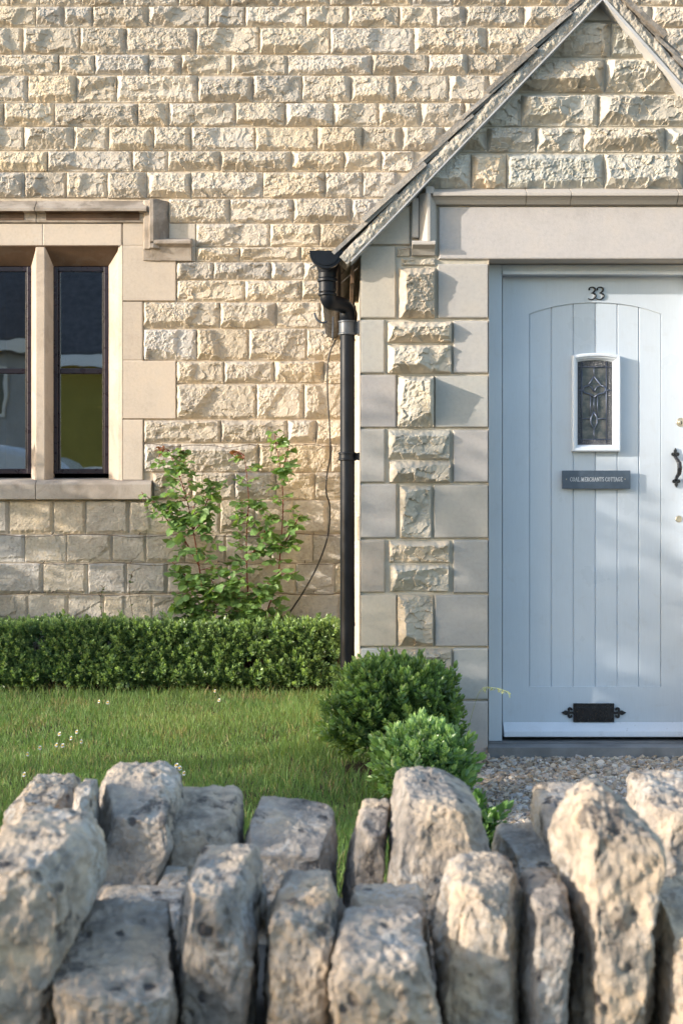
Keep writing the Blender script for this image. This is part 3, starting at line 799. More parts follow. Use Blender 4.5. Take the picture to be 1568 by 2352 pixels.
# ------------------------------------------------------------------ porch roof
def slope_pt(side, s, n, y):
    """s along the slope from the eave up (0..len), n out of the slope, y depth"""
    m = SL if side < 0 else SR
    a = math.atan(m)
    tx, tz = (math.cos(a), math.sin(a)) if side < 0 else (-math.cos(a), math.sin(a))
    nx_, nz_ = (-math.sin(a), math.cos(a)) if side < 0 else (math.sin(a), math.cos(a))
    if side < 0: ex = EAVE_X
    else: ex = 2.36
    ez = float(under(np.array(ex)))
    return (ex + tx * s + nx_ * n, y, ez + tz * s + nz_ * n)
def slope_len(side):
    ex = EAVE_X if side < 0 else 2.36
    return abs(APX - ex) / math.cos(math.atan(SL if side < 0 else SR))
YF = 6.105; YB = D_WALL - 0.01
for side in (-1, 1):
    Ls = slope_len(side)
    # undercloak (thin pale fillet)
    u = MB(); n0, n1 = (-0.002 if side < 0 else -0.009), 0.004
    ext = 0.0
    u.add([slope_pt(side, s, n, y) for y in (YF, D_PORCH + 0.05) for (s, n) in ((0, n0), (Ls, n0), (Ls + 0.004, n1), (0, n1))],
          [(0,1,2,3), (7,6,5,4), (0,4,5,1), (1,5,6,2), (2,6,7,3), (3,7,4,0)])
    u.build("undercloak", M_UNDER, cottage)
    # bedding: wobbly mortar face between the undercloak and the slates
    n_s = 260; n_n = 10
    S, N = np.meshgrid(np.linspace(-0.02, Ls + 0.02, n_s), np.linspace(0.004, 0.052, n_n))
    wob = 0.006 * noise2(S * 14, N * 30, 60) + 0.005 * noise2(S * 45, N * 60, 61) + 0.003 * noise2(S * 110, N * 110, 62)
    prof = 0.010 * (1 - ((N - 0.028) / 0.026) ** 2)
    pts = []
    for s, n, w in zip(S.ravel(), N.ravel(), (wob - prof).ravel()):
        pts.append(slope_pt(side, s, n, YF + 0.012 + w))
    idx = np.arange(n_s * n_n).reshape(n_n, n_s)
    q = np.stack([idx[:-1, :-1], idx[:-1, 1:], idx[1:, 1:], idx[1:, :-1]], -1).reshape(-1, 4)
    Vv = np.array(pts); back = Vv.copy(); back[:, 1] = YF + 0.2
    col = np.tile((0.40, 0.37, 0.32), (len(Vv) * 2, 1)) * (1 + 0.15 * rng.normal(size=(len(Vv) * 2, 1)) * 0.4)
    nb = len(Vv)
    bot = np.stack([idx[0, :-1], idx[0, 1:], idx[0, 1:] + nb, idx[0, :-1] + nb], -1)
    end = np.stack([idx[:-1, 0], idx[1:, 0], idx[1:, 0] + nb, idx[:-1, 0] + nb], -1)
    mesh_obj("verge_mortar", np.concatenate([Vv, back]), [np.concatenate([q, bot, end])], M_VERGE, cottage, col=np.clip(col, 0.05, 0.8))
    # stone slates, overlapping courses; the verge ends show as a stepped edge
    Vl, Fl, Cl = [], [], []
    rr = random.Random(5 + side)
    s = -0.02; k = 0
    while s < Ls - 0.02:
        gauge = 0.175 - 0.075 * max(0, s) / Ls
        ln = gauge * 2.15
        y = YF - rr.uniform(-0.012, 0.02)
        while y < YB:
            w = rr.uniform(0.16, 0.34); ye2 = min(y + w, YB)
            th = rr.uniform(0.013, 0.022); ds = rr.uniform(-0.012, 0.012); lift = rr.uniform(0, 0.006)
            s0, s1 = s + ds, min(s + ds + ln, Ls + 0.05)
            nl, nh = 0.058 + lift, 0.052          # lower end rides on the course below
            nlow = 0.050 + 0.022 + lift; nup = 0.050
            c8 = []
            nseg = 5
            for a_ in range(nseg + 1):
                f_ = a_ / nseg; sa = s0 + (s1 - s0) * f_; na = nlow + (nup - nlow) * f_
                j1, j2 = rr.uniform(-0.006, 0.006), rr.uniform(-0.003, 0.003)
                for (n_, y_) in ((na, y + j1), (na, ye2 - 0.004 + j2), (na + th, ye2 - 0.004 + j2), (na + th, y + j1 * 0.6)):
                    c8.append(slope_pt(side, sa, n_, y_))
            b = sum(len(v) for v in Vl)
            fs = [(0, 1, 2, 3), tuple(nseg * 4 + v for v in (3, 2, 1, 0))]
            for a_ in range(nseg):
                o_ = a_ * 4
                for e in range(4):
                    fs.append((o_ + e, o_ + 4 + e, o_ + 4 + (e + 1) % 4, o_ + (e + 1) % 4))
            Vl.append(np.array(c8)); Fl.append(np.array(fs) + b)
            cc = np.array((0.29, 0.265, 0.235)) * rr.uniform(0.7, 1.25)
            Cl.append(np.tile(cc, (len(c8), 1)))
            y = ye2
        s += gauge; k += 1
    mesh_obj("slate_roof", np.concatenate(Vl), [np.concatenate(Fl)], M_SLATE, cottage, col=np.concatenate(Cl))
rd = MB()
a = math.atan(SL)
y = YF - 0.01
while y < YB - 0.05:
    y2 = min(y + 0.45, YB)
    za = APZ + 0.135
    rd.prism([(APX - 0.13, za - 0.11), (APX, za), (APX + 0.13, za - 0.115), (APX + 0.115, za - 0.135), (APX, za - 0.03), (APX - 0.115, za - 0.13)], 'y', y, y2 - 0.006)
    y = y2
rd.build("ridge_tile", M_HOOD, cottage, bevel=0.004)

# eaves board, gutter and downpipe
eb = MB()
ez = PZ(592, 6.15)
eb.box(0.040, 0.055, D_PORCH + 0.01, YB, ez - 0.10, ez + 0.0)
eb.build("eaves_board", M_WOOD, cottage, bevel=0.002)
gut = MB()
GX, GR, GZ = PX(749, 6.14), 0.066, PZ(580, 6.14)
GB, GBX = 0.049, GX + 0.014
def arc(r, n=14, a0=math.pi, a1=2*math.pi): return [(GX + r * math.cos(a0 + (a1 - a0) * k / n), GZ + r * math.sin(a0 + (a1 - a0) * k / n)) for k in range(n + 1)]
outer = [(p[0] - GX + GBX, p[1] - 0.002) for p in arc(GB)]; inner = [(p[0] - GX + GBX, p[1] - 0.002) for p in arc(GB - 0.004)[::-1]]
n_ = len(outer)
vs = [(p[0], y, p[1]) for y in (6.125, YB) for p in outer + inner]
m_ = 2 * n_
gut.add(vs, [(i, (i + 1) % m_, m_ + (i + 1) % m_, m_ + i) for i in range(m_)])
gut_o = gut.build("gutter", M_PIPE, cottage, smooth=False)
ec = MB()
ec.prism([(GX - GR - 0.006, GZ + 0.004)] + arc(GR + 0.006) + [(GX + GR + 0.006, GZ + 0.004)], 'y', 6.115, 6.150)
ec.prism([(p[0], p[1] - 0.004) for p in arc(GR - 0.010)], 'y', 6.110, 6.1155)
ec.build("gutter_end_cap", M_PIPE, gut_o)
DPY = 6.36
px0 = PX(797.5, DPY); pr = 0.0325
dp = MB()
dp.tube([(px0, DPY, -0.02), (px0, DPY, PZ(770, DPY))], pr, 28)
pipe = dp.build("downpipe", M_PIPE, cottage, smooth=True)
m = pipe.modifiers.new("split", 'EDGE_SPLIT'); m.split_angle = R(40)
# outlet and swan neck
ox, oy = GX + 0.004, 6.26
def ring(mb, x, y, z0, z1, r, n=28, lip=0.0):
    mb.tube([(x, y, z0), (x, y, z0 + 0.003), (x, y, z1 - 0.003), (x, y, z1)], [r - 0.003, r, r, r - 0.003], n)
sn = MB()
pth = []
A = Vector((ox, oy, GZ - GR - 0.02)); B = Vector((ox + 0.002, oy, PZ(682, oy)))
Cc = Vector((px0, DPY, PZ(722, DPY))); Dd = Vector((px0, DPY, PZ(742, DPY)))
K1, K2 = B + Vector((0.0, 0, -0.055)), Cc + Vector((0, 0, 0.075))
pth = [A, A.lerp(B, 0.5), B]
for k in range(1, 17):
    t_ = k / 17
    pth.append((1-t_)**3 * B + 3*(1-t_)**2*t_ * K1 + 3*(1-t_)*t_*t_ * K2 + t_**3 * Cc)
pth += [Cc, Dd]
sn.tube(pth, 0.0345, 28)
sn_o = sn.build("swan_neck", M_PIPE, pipe, smooth=True)
co_ = MB()
ring(co_, ox, oy, PZ(640, oy), PZ(622, oy), 0.040)
ring(co_, ox, oy, PZ(648, oy), PZ(640, oy), 0.044)
ring(co_, ox, oy, PZ(672, oy), PZ(648, oy), 0.039)
ring(co_, ox, oy, PZ(680, oy), PZ(674, oy), 0.042)
co_.tube([(ox, oy, PZ(628, oy)), (ox, oy, PZ(606, oy))], [0.040, 0.052], 28)
co_.build("gutter_outlet", M_PIPE, gut_o, smooth=True).modifiers.new("split", 'EDGE_SPLIT').split_angle = R(40)
def clip(y0, y1, mat):
    c_ = MB()
    z0_, z1_ = PZ(y1, DPY), PZ(y0, DPY)
    ring(c_, px0, DPY, z0_ + 0.004, z1_ - 0.004, 0.0375)
    ring(c_, px0, DPY, z1_ - 0.010, z1_, 0.0415); ring(c_, px0, DPY, z0_, z0_ + 0.010, 0.0415)
    c_.box(px0 + 0.030, XL - 0.0005, DPY - 0.012, DPY + 0.02, z0_ + 0.004, z1_ - 0.004)
    c_.box(XL - 0.010, XL - 0.0006, DPY - 0.035, DPY + 0.035, z0_ + 0.002, z1_ - 0.002)
    o = c_.build("pipe_clip", mat, pipe, smooth=True); o.modifiers.new("split", 'EDGE_SPLIT').split_angle = R(40)
clip(737, 770, M_GREYP)
clip(1039, 1058, M_PIPE)
# small loop of grey pipe bracket beside the neck
lb = MB()
pts = [P(742 + 20 * math.cos(a_), 715 + 26 * math.sin(a_), 6.42) for a_ in np.linspace(math.pi * 0.95, math.pi * 0.35, 12)]
lb.tube(pts, 0.005, 8)
lb.tube([P(765, 728, 6.42), P(764, 770, 6.40), P(764, 782, 6.40)], 0.0035, 8)
lb.build("wire_loop", M_GREYP, pipe, smooth=True)

# ------------------------------------------------------------------ door
def dX(x, d=D_DOOR): return PX(x, d)
def dZ(y, d=D_DOOR): return PZ(y, d)
FRY = 6.30
fr = MB()
x_in = PX(1152, FRY); x_out = PX(1121.5, dP) + 0.001
z_top = PZ(596.6, dP) - 0.001; z_in = PZ(629.5, FRY)
xr_in = PX(1580, FRY); xr_out = XRJ - 0.001
z_bot = PZ(1702, FRY)
fr.box(x_out, x_in, FRY, FRY + 0.09, z_bot, z_top)
fr.box(xr_in, xr_out, FRY, FRY + 0.09, z_bot, z_top)
fr.box(x_in, xr_in, FRY + 0.001, FRY + 0.09, z_in, z_top)
door_fr = fr.build("door_frame", M_DOOR, cottage, bevel=0.002)
hb = MB(); hb.box(x_in + 0.001, xr_in - 0.001, FRY - 0.012, FRY + 0.002, z_in - 0.003, z_in + 0.012); hb.build("head_bead", M_DOORW, door_fr, bevel=0.003)

# stiles and rails as one leaf with an arched opening, boards set back inside it
xl, xr = dX(1153.5), dX(1579)
zt, zb = dZ(633.5), dZ(1690)
pl, pr_ = dX(1214.5), dX(1517.5)
pzb = dZ(1577)
def arch(x):
    u = (x - (pl + pr_) / 2) / ((pr_ - pl) / 2)
    return dZ(694.5) - (1 - math.sqrt(max(0, 1 - (u * 0.56) ** 2))) * (dZ(694.5) - dZ(721)) / (1 - math.sqrt(1 - 0.56 ** 2))
df = MB(); DB = D_DOOR + 0.044
df.box(xl, pl, D_DOOR, DB, zb, zt); df.box(pr_, xr, D_DOOR, DB, zb, zt)
df.box(pl, pr_, D_DOOR, DB, zb, pzb)
NA = 28
axs = [pl + (pr_ - pl) * k / NA for k in range(NA + 1)]
df.prism([(x, arch(x)) for x in axs] + [(pr_, zt), (pl, zt)], 'y', D_DOOR, DB)
door = df.build("door", M_DOOR, cottage)
bd = MB()
edges = [1214.5, 1265.5, 1316, 1366.7, 1417, 1466.6, 1517.5]
RB = D_DOOR + 0.007
for a_, b_ in zip(edges[:-1], edges[1:]):
    xa, xb = dX(a_), dX(b_)
    v = 0.0035
    zt_ = dZ(692)
    prof = [(xa, RB + 0.005), (xa + v, RB), (xb - v, RB), (xb, RB + 0.005), (xb, DB - 0.004), (xa, DB - 0.004)]
    zt_l = min(arch(xa), arch(xb)); 
    n2 = len(prof)
    tops = [arch(p[0]) - 0.0 for p in prof]
    bd.add([(p[0], p[1], pzb) for p in prof] + [(p[0], p[1], t2 + 0.004) for p, t2 in zip(prof, tops)],
           [tuple(range(n2))[::-1], tuple(range(n2, 2 * n2))] + [(i, (i + 1) % n2, n2 + (i + 1) % n2, n2 + i) for i in range(n2)])
bd.build("door_boards", M_DOOR, door)

# glazed light with moulded frame
gl, gr, gt, gb = 1325, 1405, 827, 1022
def gtop(x, t0, side_drop, xl_, xr_):
    u = (x - (xl_ + xr_) / 2) / ((xr_ - xl_) / 2); return t0 + side_drop * u * u
def frame_ring(xo0, xo1, yo0, yo1, so, xi0, xi1, yi0, yi1, si, ya, yb, mb):
    """a flat ring with arched heads between an outer and an inner outline, front at ya (outer) / yb (inner)"""
    def outline(x0, x1, y0, y1, drop, d):
        pts = [(x0, y1), (x1, y1)]
        K = 10
        for k in range(K + 1):
            x = x1 + (x0 - x1) * k / K
            pts.append((x, gtop(x, y0, drop, x0, x1)))
        return [(dX(p[0]), d, dZ(p[1])) for p in pts]
    o = outline(xo0, xo1, yo0, yo1, so, ya); i = outline(xi0, xi1, yi0, yi1, si, yb)
    n = len(o)
    mb.add(o + i, [(k, (k + 1) % n, n + (k + 1) % n, n + k) for k in range(n)])
gf = MB()
S0 = D_DOOR - 0.008
steps = [((1311.5, 1421.5, 812, 1037.5, 5.5), RB), ((1311.5, 1421.5, 812, 1037.5, 5.5), S0 - 0.016), ((1314, 1419, 814.5, 1035, 5.5), S0 - 0.020),
         ((1318, 1415, 818.5, 1030, 5.0), S0 - 0.019), ((1319, 1414, 819.5, 1029, 5.0), S0 - 0.013), ((1321.5, 1410.5, 823, 1026, 4.5), S0 - 0.010), ((1322, 1409.5, 824, 1025, 4.5), S0 - 0.004),
         ((1325, 1405, 827.5, 1022, 4.2), S0 + 0.004), ((1325, 1405, 827.5, 1022, 4.2), S0 + 0.012)]
for (o_, ya), (i_, yb_2) in zip(steps[:-1], steps[1:]):
    frame_ring(*o_, *i_, ya, yb_2, gf)
gfo = gf.build("glazing_frame", M_DOORW, door)
gp = MB(); gp.box(dX(1323), dX(1407), D_DOOR + 0.0015, D_DOOR + 0.005, dZ(1024), dZ(824))
def obscure():
    t = NT("leaded_obscure_glass")
    c = t.mix(t.ramp(t.noise(26, 4, 0.6), [(0.42, 0.0), (0.6, 1.0)]), (0.035, 0.045, 0.05), (0.11, 0.105, 0.095))
    return t.done(t.pbr(c, 0.12, t.bump(t.noise(90, 4, 0.7, dist=1.0), 0.5, 0.004), spec=0.6))
gp.build("door_glass", obscure(), door)
def border_glass():
    t = NT("hammered_border_glass")
    c = t.mix(t.ramp(t.noise(500, 3, 0.7), [(0.55, 0.0), (0.68, 1.0)]), (0.05, 0.055, 0.065), (0.40, 0.39, 0.36))
    return t.done(t.pbr(c, 0.15, t.bump(t.voro(260), 1.0, 0.004), spec=0.6))
bg = MB(); gy0 = D_DOOR - 0.0015
bg.box(dX(1325), dX(1333), gy0, gy0 + 0.003, dZ(1022), dZ(829)); bg.box(dX(1393), dX(1405), gy0, gy0 + 0.003, dZ(1022), dZ(829))
bg.box(dX(1333), dX(1393), gy0, gy0 + 0.003, dZ(1022), dZ(1011)); bg.box(dX(1333), dX(1393), gy0, gy0 + 0.003, dZ(842), dZ(829))
bg.build("glass_border", border_glass(), door)
ld = MB(); yl = D_DOOR - 0.003
def lead(pts, r=0.0021): ld.tube([(dX(x), yl, dZ(y)) for x, y in pts], r, 6)
gX = lambda z: 1251.6 + z * 0.2018     # from the close view of the light
gY = lambda z: 803.8 + z * 0.2018
lead([(gX(412), gY(128)), (gX(412), gY(1065))]); lead([(gX(690), gY(128)), (gX(690), gY(1065))])
lead([(gX(366), gY(195)), (gX(757), gY(195))]); lead([(gX(366), gY(1018)), (gX(757), gY(1018))])
lead([(gX(366), gY(458)), (gX(430), gY(458))]); lead([(gX(690), gY(458)), (gX(757), gY(458))])
lead([(gX(550), gY(195)), (gX(550), gY(300))]); lead([(gX(412), gY(785)), (gX(515), gY(785))]); lead([(gX(592), gY(785)), (gX(690), gY(785))])
lead([(gX(510), gY(520)), (gX(510), gY(750))]); lead([(gX(590), gY(520)), (gX(590), gY(750))])
lead([(gX(550), gY(540)), (gX(550), gY(705))]); lead([(gX(550), gY(905)), (gX(550), gY(1018))])
lead([(gX(550), gY(300)), (gX(485), gY(405)), (gX(520), gY(420)), (gX(550), gY(480))], 0.0032)
lead([(gX(550), gY(300)), (gX(635), gY(405)), (gX(585), gY(420)), (gX(550), gY(480))], 0.0032)
lead([(gX(485), gY(405)), (gX(440), gY(420)), (gX(424), gY(455)), (gX(445), gY(490)), (gX(510), gY(505)), (gX(550), gY(540))], 0.0034)
lead([(gX(635), gY(405)), (gX(672), gY(420)), (gX(684), gY(455)), (gX(665), gY(490)), (gX(600), gY(505)), (gX(550), gY(540))], 0.0034)
lead([(gX(550), gY(705)), (gX(518), gY(770)), (gX(515), gY(830)), (gX(550), gY(905)), (gX(588), gY(830)), (gX(585), gY(770)), (gX(550), gY(705))], 0.0032)
ld.build("lead_came", M_LEAD, door, smooth=True)

# house number 33
def three(cx, cy):
    n = MB()
    s = 1.0
    pts = [(-8, -10.5, 1.2), (-6, -13, 1.5), (-1, -14.5, 1.8), (4.5, -13, 2.5), (6.5, -9, 2.9), (5, -5, 2.5), (1, -2, 1.6), (-2, -1, 1.0), (2, -0.5, 1.6), (6.5, 2, 2.8), (7.5, 6.5, 3.1), (5, 11, 2.5), (0, 14, 1.8), (-5, 13.5, 1.5), (-9.5, 11.5, 1.3)]
    dense = []
    for i in range(len(pts) - 1):
        p0 = pts[max(i-1, 0)]; p1 = pts[i]; p2 = pts[i+1]; p3 = pts[min(i+2, len(pts)-1)]
        for k in range(4):
            t_ = k / 4
            dense.append([0.5 * ((2*p1[c]) + (-p0[c]+p2[c])*t_ + (2*p0[c]-5*p1[c]+4*p2[c]-p3[c])*t_*t_ + (-p0[c]+3*p1[c]-3*p2[c]+p3[c])*t_**3) for c in range(3)])
    dense.append(list(pts[-1]))
    n.tube([(dX(cx + a_[0]), D_DOOR - 0.004, dZ(cy + a_[1])) for a_ in dense], [a_[2] / FD * D_DOOR * 0.85 for a_ in dense], 8)
    n.tube([(dX(cx - 7), D_DOOR - 0.006, dZ(cy - 9.5)), (dX(cx - 6.6), D_DOOR - 0.004, dZ(cy - 9.0))], 0.0045, 8)
    return n.build("house_number", M_BLACK, door, smooth=True)
three(1358.5, 674.5); three(1377, 674.5)

# name plaque with serif capitals built from strokes
pq = MB(); pq.box(dX(1288.5), dX(1444.5), D_DOOR - 0.022, D_DOOR - 0.010, dZ(1123), dZ(1081))
plaque = pq.build("name_plaque", M_PLATE, door, bevel=0.0015)
GLY = {
 'C': ([(.92,.78),(.75,.95),(.5,1),(.2,.85),(.05,.5),(.2,.15),(.5,0),(.78,.05),(.94,.24)],),
 'O': ([(.5,1),(.2,.86),(.06,.5),(.2,.14),(.5,0),(.8,.14),(.94,.5),(.8,.86),(.5,1)],),
 'A': ([(.04,0),(.5,1)], [(.5,1),(.96,0)], [(.22,.36),(.78,.36)], [(-.06,0),(.18,0)], [(.80,0),(1.08,0)]),
 'L': ([(.2,1),(.2,0)], [(.05,0),(.85,0),(.9,.2)], [(.05,1),(.38,1)]),
 'M': ([(.1,0),(.14,1)], [(.14,1),(.55,.08)], [(.55,.08),(.95,1)], [(.95,1),(1.0,0)], [(-.02,0),(.24,0)], [(.86,0),(1.14,0)]),
 'E': ([(.2,1),(.2,0)], [(.05,1),(.8,1),(.84,.82)], [(.2,.52),(.68,.52)], [(.05,0),(.82,0),(.88,.2)]),
 'R': ([(.2,1),(.2,0)], [(.05,1),(.5,1),(.75,.88),(.75,.62),(.5,.5),(.2,.5)], [(.48,.5),(.95,0)], [(.05,0),(.36,0)]),
 'H': ([(.15,1),(.15,0)], [(.85,1),(.85,0)], [(.15,.52),(.85,.52)], [(.0,0),(.3,0)], [(.7,0),(1,0)], [(0,1),(.3,1)], [(.7,1),(1,1)]),
 'N': ([(.12,0),(.12,1)], [(.12,1),(.88,0)], [(.88,0),(.88,1)], [(0,0),(.26,0)], [(.74,1),(1,1)]),
 'T': ([(.5,1),(.5,0)], [(.02,.8),(.06,1),(.94,1),(.98,.8)], [(.33,0),(.67,0)]),
 'S': ([(.78,.82),(.62,.98),(.38,.98),(.2,.8),(.3,.6),(.65,.42),(.8,.22),(.62,.02),(.35,.02),(.16,.2)],),
 'G': ([(.92,.78),(.75,.95),(.5,1),(.2,.85),(.05,.5),(.2,.15),(.5,0),(.8,.1),(.85,.4)], [(.66,.42),(1.0,.42)]),
}
adv = {'C': 1.0, 'O': 1.08, 'A': 1.02, 'L': .85, 'M': 1.22, 'E': .88, 'R': .96, 'H': 1.04, 'N': 1.06, 'T': .92, 'S': .80, 'G': 1.06, ' ': .5}
txt = "COAL MERCHANTS COTTAGE"
tot = sum(adv[c] for c in txt)
x0t, x1t, yt_, yb_t = 1306.5, 1427.0, 1096.5, 1106.0
unit = (x1t - x0t) / tot
lt = MB(); cur = x0t
for ch in txt:
    if ch != ' ':
        for st in GLY[ch]:
            for (a_, b_) in zip(st[:-1], st[1:]):
                pa = Vector((dX(cur + a_[0] * unit * 0.84), 0, dZ(yb_t + (yt_ - yb_t) * a_[1])))
                pb = Vector((dX(cur + b_[0] * unit * 0.84), 0, dZ(yb_t + (yt_ - yb_t) * b_[1])))
                d_ = pb - pa
                if d_.length < 1e-6: continue
                wd = 0.0011 if abs(d_.z) > abs(d_.x) else 0.0007
                nrm = Vector((-d_.z, 0, d_.x)).normalized() * wd
                c_ = (pa + pb) / 2; c_.y = D_DOOR - 0.0222
                lt.obox(c_, d_ / 2 + d_.normalized() * 0.0003, nrm, Vector((0, 0.0006, 0)))
    cur += adv[ch] * unit
lt.build("lettering", M_LETTER, door)
for x in (1298, 1432):
    sc_ = MB()
    sc_.tube([(dX(x), D_DOOR - 0.025, dZ(1101)), (dX(x), D_DOOR - 0.019, dZ(1101))], [0.002, 0.0034], 10)
    sc_.build("screw", M_BRASS, door, smooth=True)

def fleur(mb, cx, cy, ang, s, y0, y1):
    """fleur-de-lis plate pointing along ang, size s (m)"""
    half = [(0, 1.0), (.12, .78), (.26, .55), (.24, .34), (.14, .20), (.34, .26), (.55, .22), (.66, .02), (.60, -.22), (.42, -.34), (.24, -.28), (.26, -.14), (.38, -.10), (.30, .02), (.14, .0), (.14, -.45)]
    poly = half + [(-x, y) for x, y in half[::-1][:-1]]
    ca_, sa_ = math.cos(ang), math.sin(ang)
    pts = [(cx + s * (x * ca_ - y * sa_), cy + s * (x * sa_ + y * ca_)) for x, y in poly]
    mb.prism(pts, 'y', y0, y1)
lpz = MB()
lpz.box(dX(1315), dX(1408.5), D_DOOR - 0.010, D_DOOR + 0.0, dZ(1658), dZ(1615))
lpz.box(dX(1321), dX(1402.5), D_DOOR - 0.014, D_DOOR - 0.009, dZ(1651), dZ(1623))
fleur(lpz, dX(1307), dZ(1636.5), math.pi / 2, 0.038, D_DOOR - 0.009, D_DOOR)
fleur(lpz, dX(1417), dZ(1636.5), -math.pi / 2, 0.038, D_DOOR - 0.009, D_DOOR)
lpz.build("letter_plate", M_BLACK, door, bevel=0.0012)
hd = MB()
fleur(hd, dX(1549), dZ(1043), 0, 0.028, D_DOOR - 0.010, D_DOOR); fleur(hd, dX(1551), dZ(1106), math.pi, 0.028, D_DOOR - 0.010, D_DOOR)
hp_ = [(1548, 1048, -.006), (1549, 1054, -.028), (1553, 1064, -.045), (1554, 1076, -.050), (1553, 1088, -.045), (1550, 1096, -.028), (1550, 1102, -.006)]
hd.tube([(dX(a_), D_DOOR + c_, dZ(b_)) for a_, b_, c_ in hp_], [0.007, 0.008, 0.010, 0.0108, 0.010, 0.008, 0.007], 12)
hd.build("door_handle", M_BLACK, door, bevel=0.0015)
lk = MB()
def disc(mb, x, y, r, y0, y1, n=28):
    mb.tube([(dX(x), y1, dZ(y)), (dX(x), y0 + 0.002, dZ(y)), (dX(x), y0, dZ(y))], [r, r, r - 0.002], n)
disc(lk, 1562, 970, 0.0205, D_DOOR - 0.006, D_DOOR); disc(lk, 1562, 970, 0.0125, D_DOOR - 0.012, D_DOOR - 0.005)
lk_o = lk.build("door_lock", M_BRASS, door, bevel=0.001)
kh = MB(); kh.box(dX(1561.3), dX(1563.3), D_DOOR - 0.0128, D_DOOR - 0.0115, dZ(975), dZ(968)); kh.build("keyhole_slot", M_BLACK, door)
lk2 = MB(); disc(lk2, 1557.5, 1192, 0.0155, D_DOOR - 0.004, D_DOOR); lk2.build("keyhole_cover", M_BRASS, door, bevel=0.001)
wb = MB()
wy = D_DOOR
wb.prism([(wy - 0.001, dZ(1658)), (wy - 0.012, dZ(1662)), (wy - 0.050, dZ(1676)), (wy - 0.052, dZ(1688)), (wy - 0.040, dZ(1690)), (wy - 0.001, dZ(1690))], 'x', dX(1154), dX(1578))
wb.build("weather_bar", M_CHIP, door, bevel=0.002)
th = MB()
th.box(x_out + 0.001, xr_out - 0.001, 6.262, 6.42, PZ(1708, 6.25), PZ(1702.5, FRY))
th.box(PX(1120, 6.15), PX(1615, 6.15), 6.150, 6.43, PZ(1731, 6.15) - 0.035, PZ(1708.5, 6.25))
th.build("threshold", M_STEP, cottage, bevel=0.004)

# porch floor slab hidden below the threshold keeps the leaf grounded
g = MB(); g.box(0.10, 2.22, 6.44, D_WALL, 0.0, 0.02); g.build("porch_footing", M_ASH, cottage)

# ------------------------------------------------------------------ dangling cable and training wires
def catmull(pts, k=6):
    out = []
    P_ = [Vector(p) for p in pts]
    for i in range(len(P_) - 1):
        p0, p1, p2, p3 = P_[max(i-1, 0)], P_[i], P_[i+1], P_[min(i+2, len(P_)-1)]
        for j in range(k):
            t_ = j / k
            out.append(0.5 * ((2*p1) + (-p0+p2)*t_ + (2*p0-5*p1+4*p2-p3)*t_*t_ + (-p0+3*p1-3*p2+p3)*t_**3))
    out.append(P_[-1]); return out
cpts = [(771, 780), (757, 812), (752, 850), (752, 900), (755, 950), (758, 1010), (758, 1050), (751, 1090), (749, 1130), (757, 1162), (756, 1210), (747, 1252), (724, 1310), (690, 1370), (653, 1424)]
cb = MB(); cb.tube(catmull([P(x, y, 8.72) for x, y in cpts]), 0.0048, 8)
tag(cb.build("cable", M_CABLE, smooth=True, origin=P(771, 780, 8.72)), "thin black cable hanging down the stone wall left of the downpipe", "cable")
labels = ["thin wire strung along the stone wall above the rose tips, topmost of the wires",
          "thin wire strung along the wall just below the window sill",
          "thin wire strung along the wall behind the middle of the rose stems",
          "thin wire strung lowest on the wall, just above the hedge"]
for (y, xa, xb, lab) in ((1022, 332, 780, labels[0]), (1228, -120, 780, labels[1]), (1293, 60, 780, labels[2]), (1362, -120, 780, labels[3])):
    pts = []
    n = 26
    for k in range(n + 1):
        x = xa + (xb - xa) * k / n
        pts.append(P(x, y + 3 * math.sin(k * 0.9 + y) + random.uniform(-1.6, 1.6) + 3 * math.sin(k / n * math.pi), 8.735))
    wr = MB(); wr.tube(catmull(pts, 3), 0.0021, 5)
    for x in np.arange(xa + 40, xb, 200):
        e = P(x, y, 8.735); wr.tube([(e[0], 8.79, e[2] + 0.01), (e[0], 8.728, e[2])], 0.003, 6)
    tag(wr.build("training_wire", M_WIRE, origin=P(xa, y, 8.74)), lab, "wire", "wires for the climbing plants")

# ------------------------------------------------------------------ foliage
def scatter(base_V, base_faces, M3, T, S=None):
    k = len(T); n = len(base_V)
    V = np.einsum('kij,nj->kni', M3, base_V) + T[:, None, :]
    off = (np.arange(k) * n)[:, None, None]
    return V.reshape(-1, 3), [(f[None] + off).reshape(-1, f.shape[1]) for f in base_faces]
def frames(dirs, roll, size):
    """matrices whose z axis follows dirs"""
    z = dirs / np.linalg.norm(dirs, axis=1, keepdims=True)
    ref = np.where(np.abs(z[:, 2:3]) > 0.95, np.array([[1.0, 0, 0]]), np.array([[0, 0, 1.0]]))
    x = np.cross(ref, z); x /= np.linalg.norm(x, axis=1, keepdims=True)
    y = np.cross(z, x)
    c, s = np.cos(roll)[:, None], np.sin(roll)[:, None]
    x2 = x * c + y * s; y2 = -x * s + y * c
    return np.stack([x2, y2, z], -1) * size[:, None, None]
def leaf_shape(w, fold=0.25, curl=0.15):
    """leaf along +z, unit length, broad in x"""
    v = [(0, 0, 0), (w * .8, fold * w, .3), (w, fold * w - curl * .3, .62), (0, -curl, 1.0), (-w, fold * w - curl * .3, .62), (-w * .8, fold * w, .3), (0, 0, .5)]
    return np.array(v), [np.array([(0, 1, 2, 6), (6, 2, 3, 3)]) , ]
def leaf_base(w=0.3, fold=0.25, curl=0.12):
    v = np.array([(0, 0, 0), (w * .85, fold * w, .32), (w * .9, fold * w - curl * .3, .66), (0, -curl, 1.0), (-w * .9, fold * w - curl * .3, .66), (-w * .85, fold * w, .32), (0, -curl * .2, .5)])
    return v, [np.array([(0, 1, 2, 6), (0, 6, 4, 5)]), np.array([(6, 2, 3), (6, 3, 4)])]

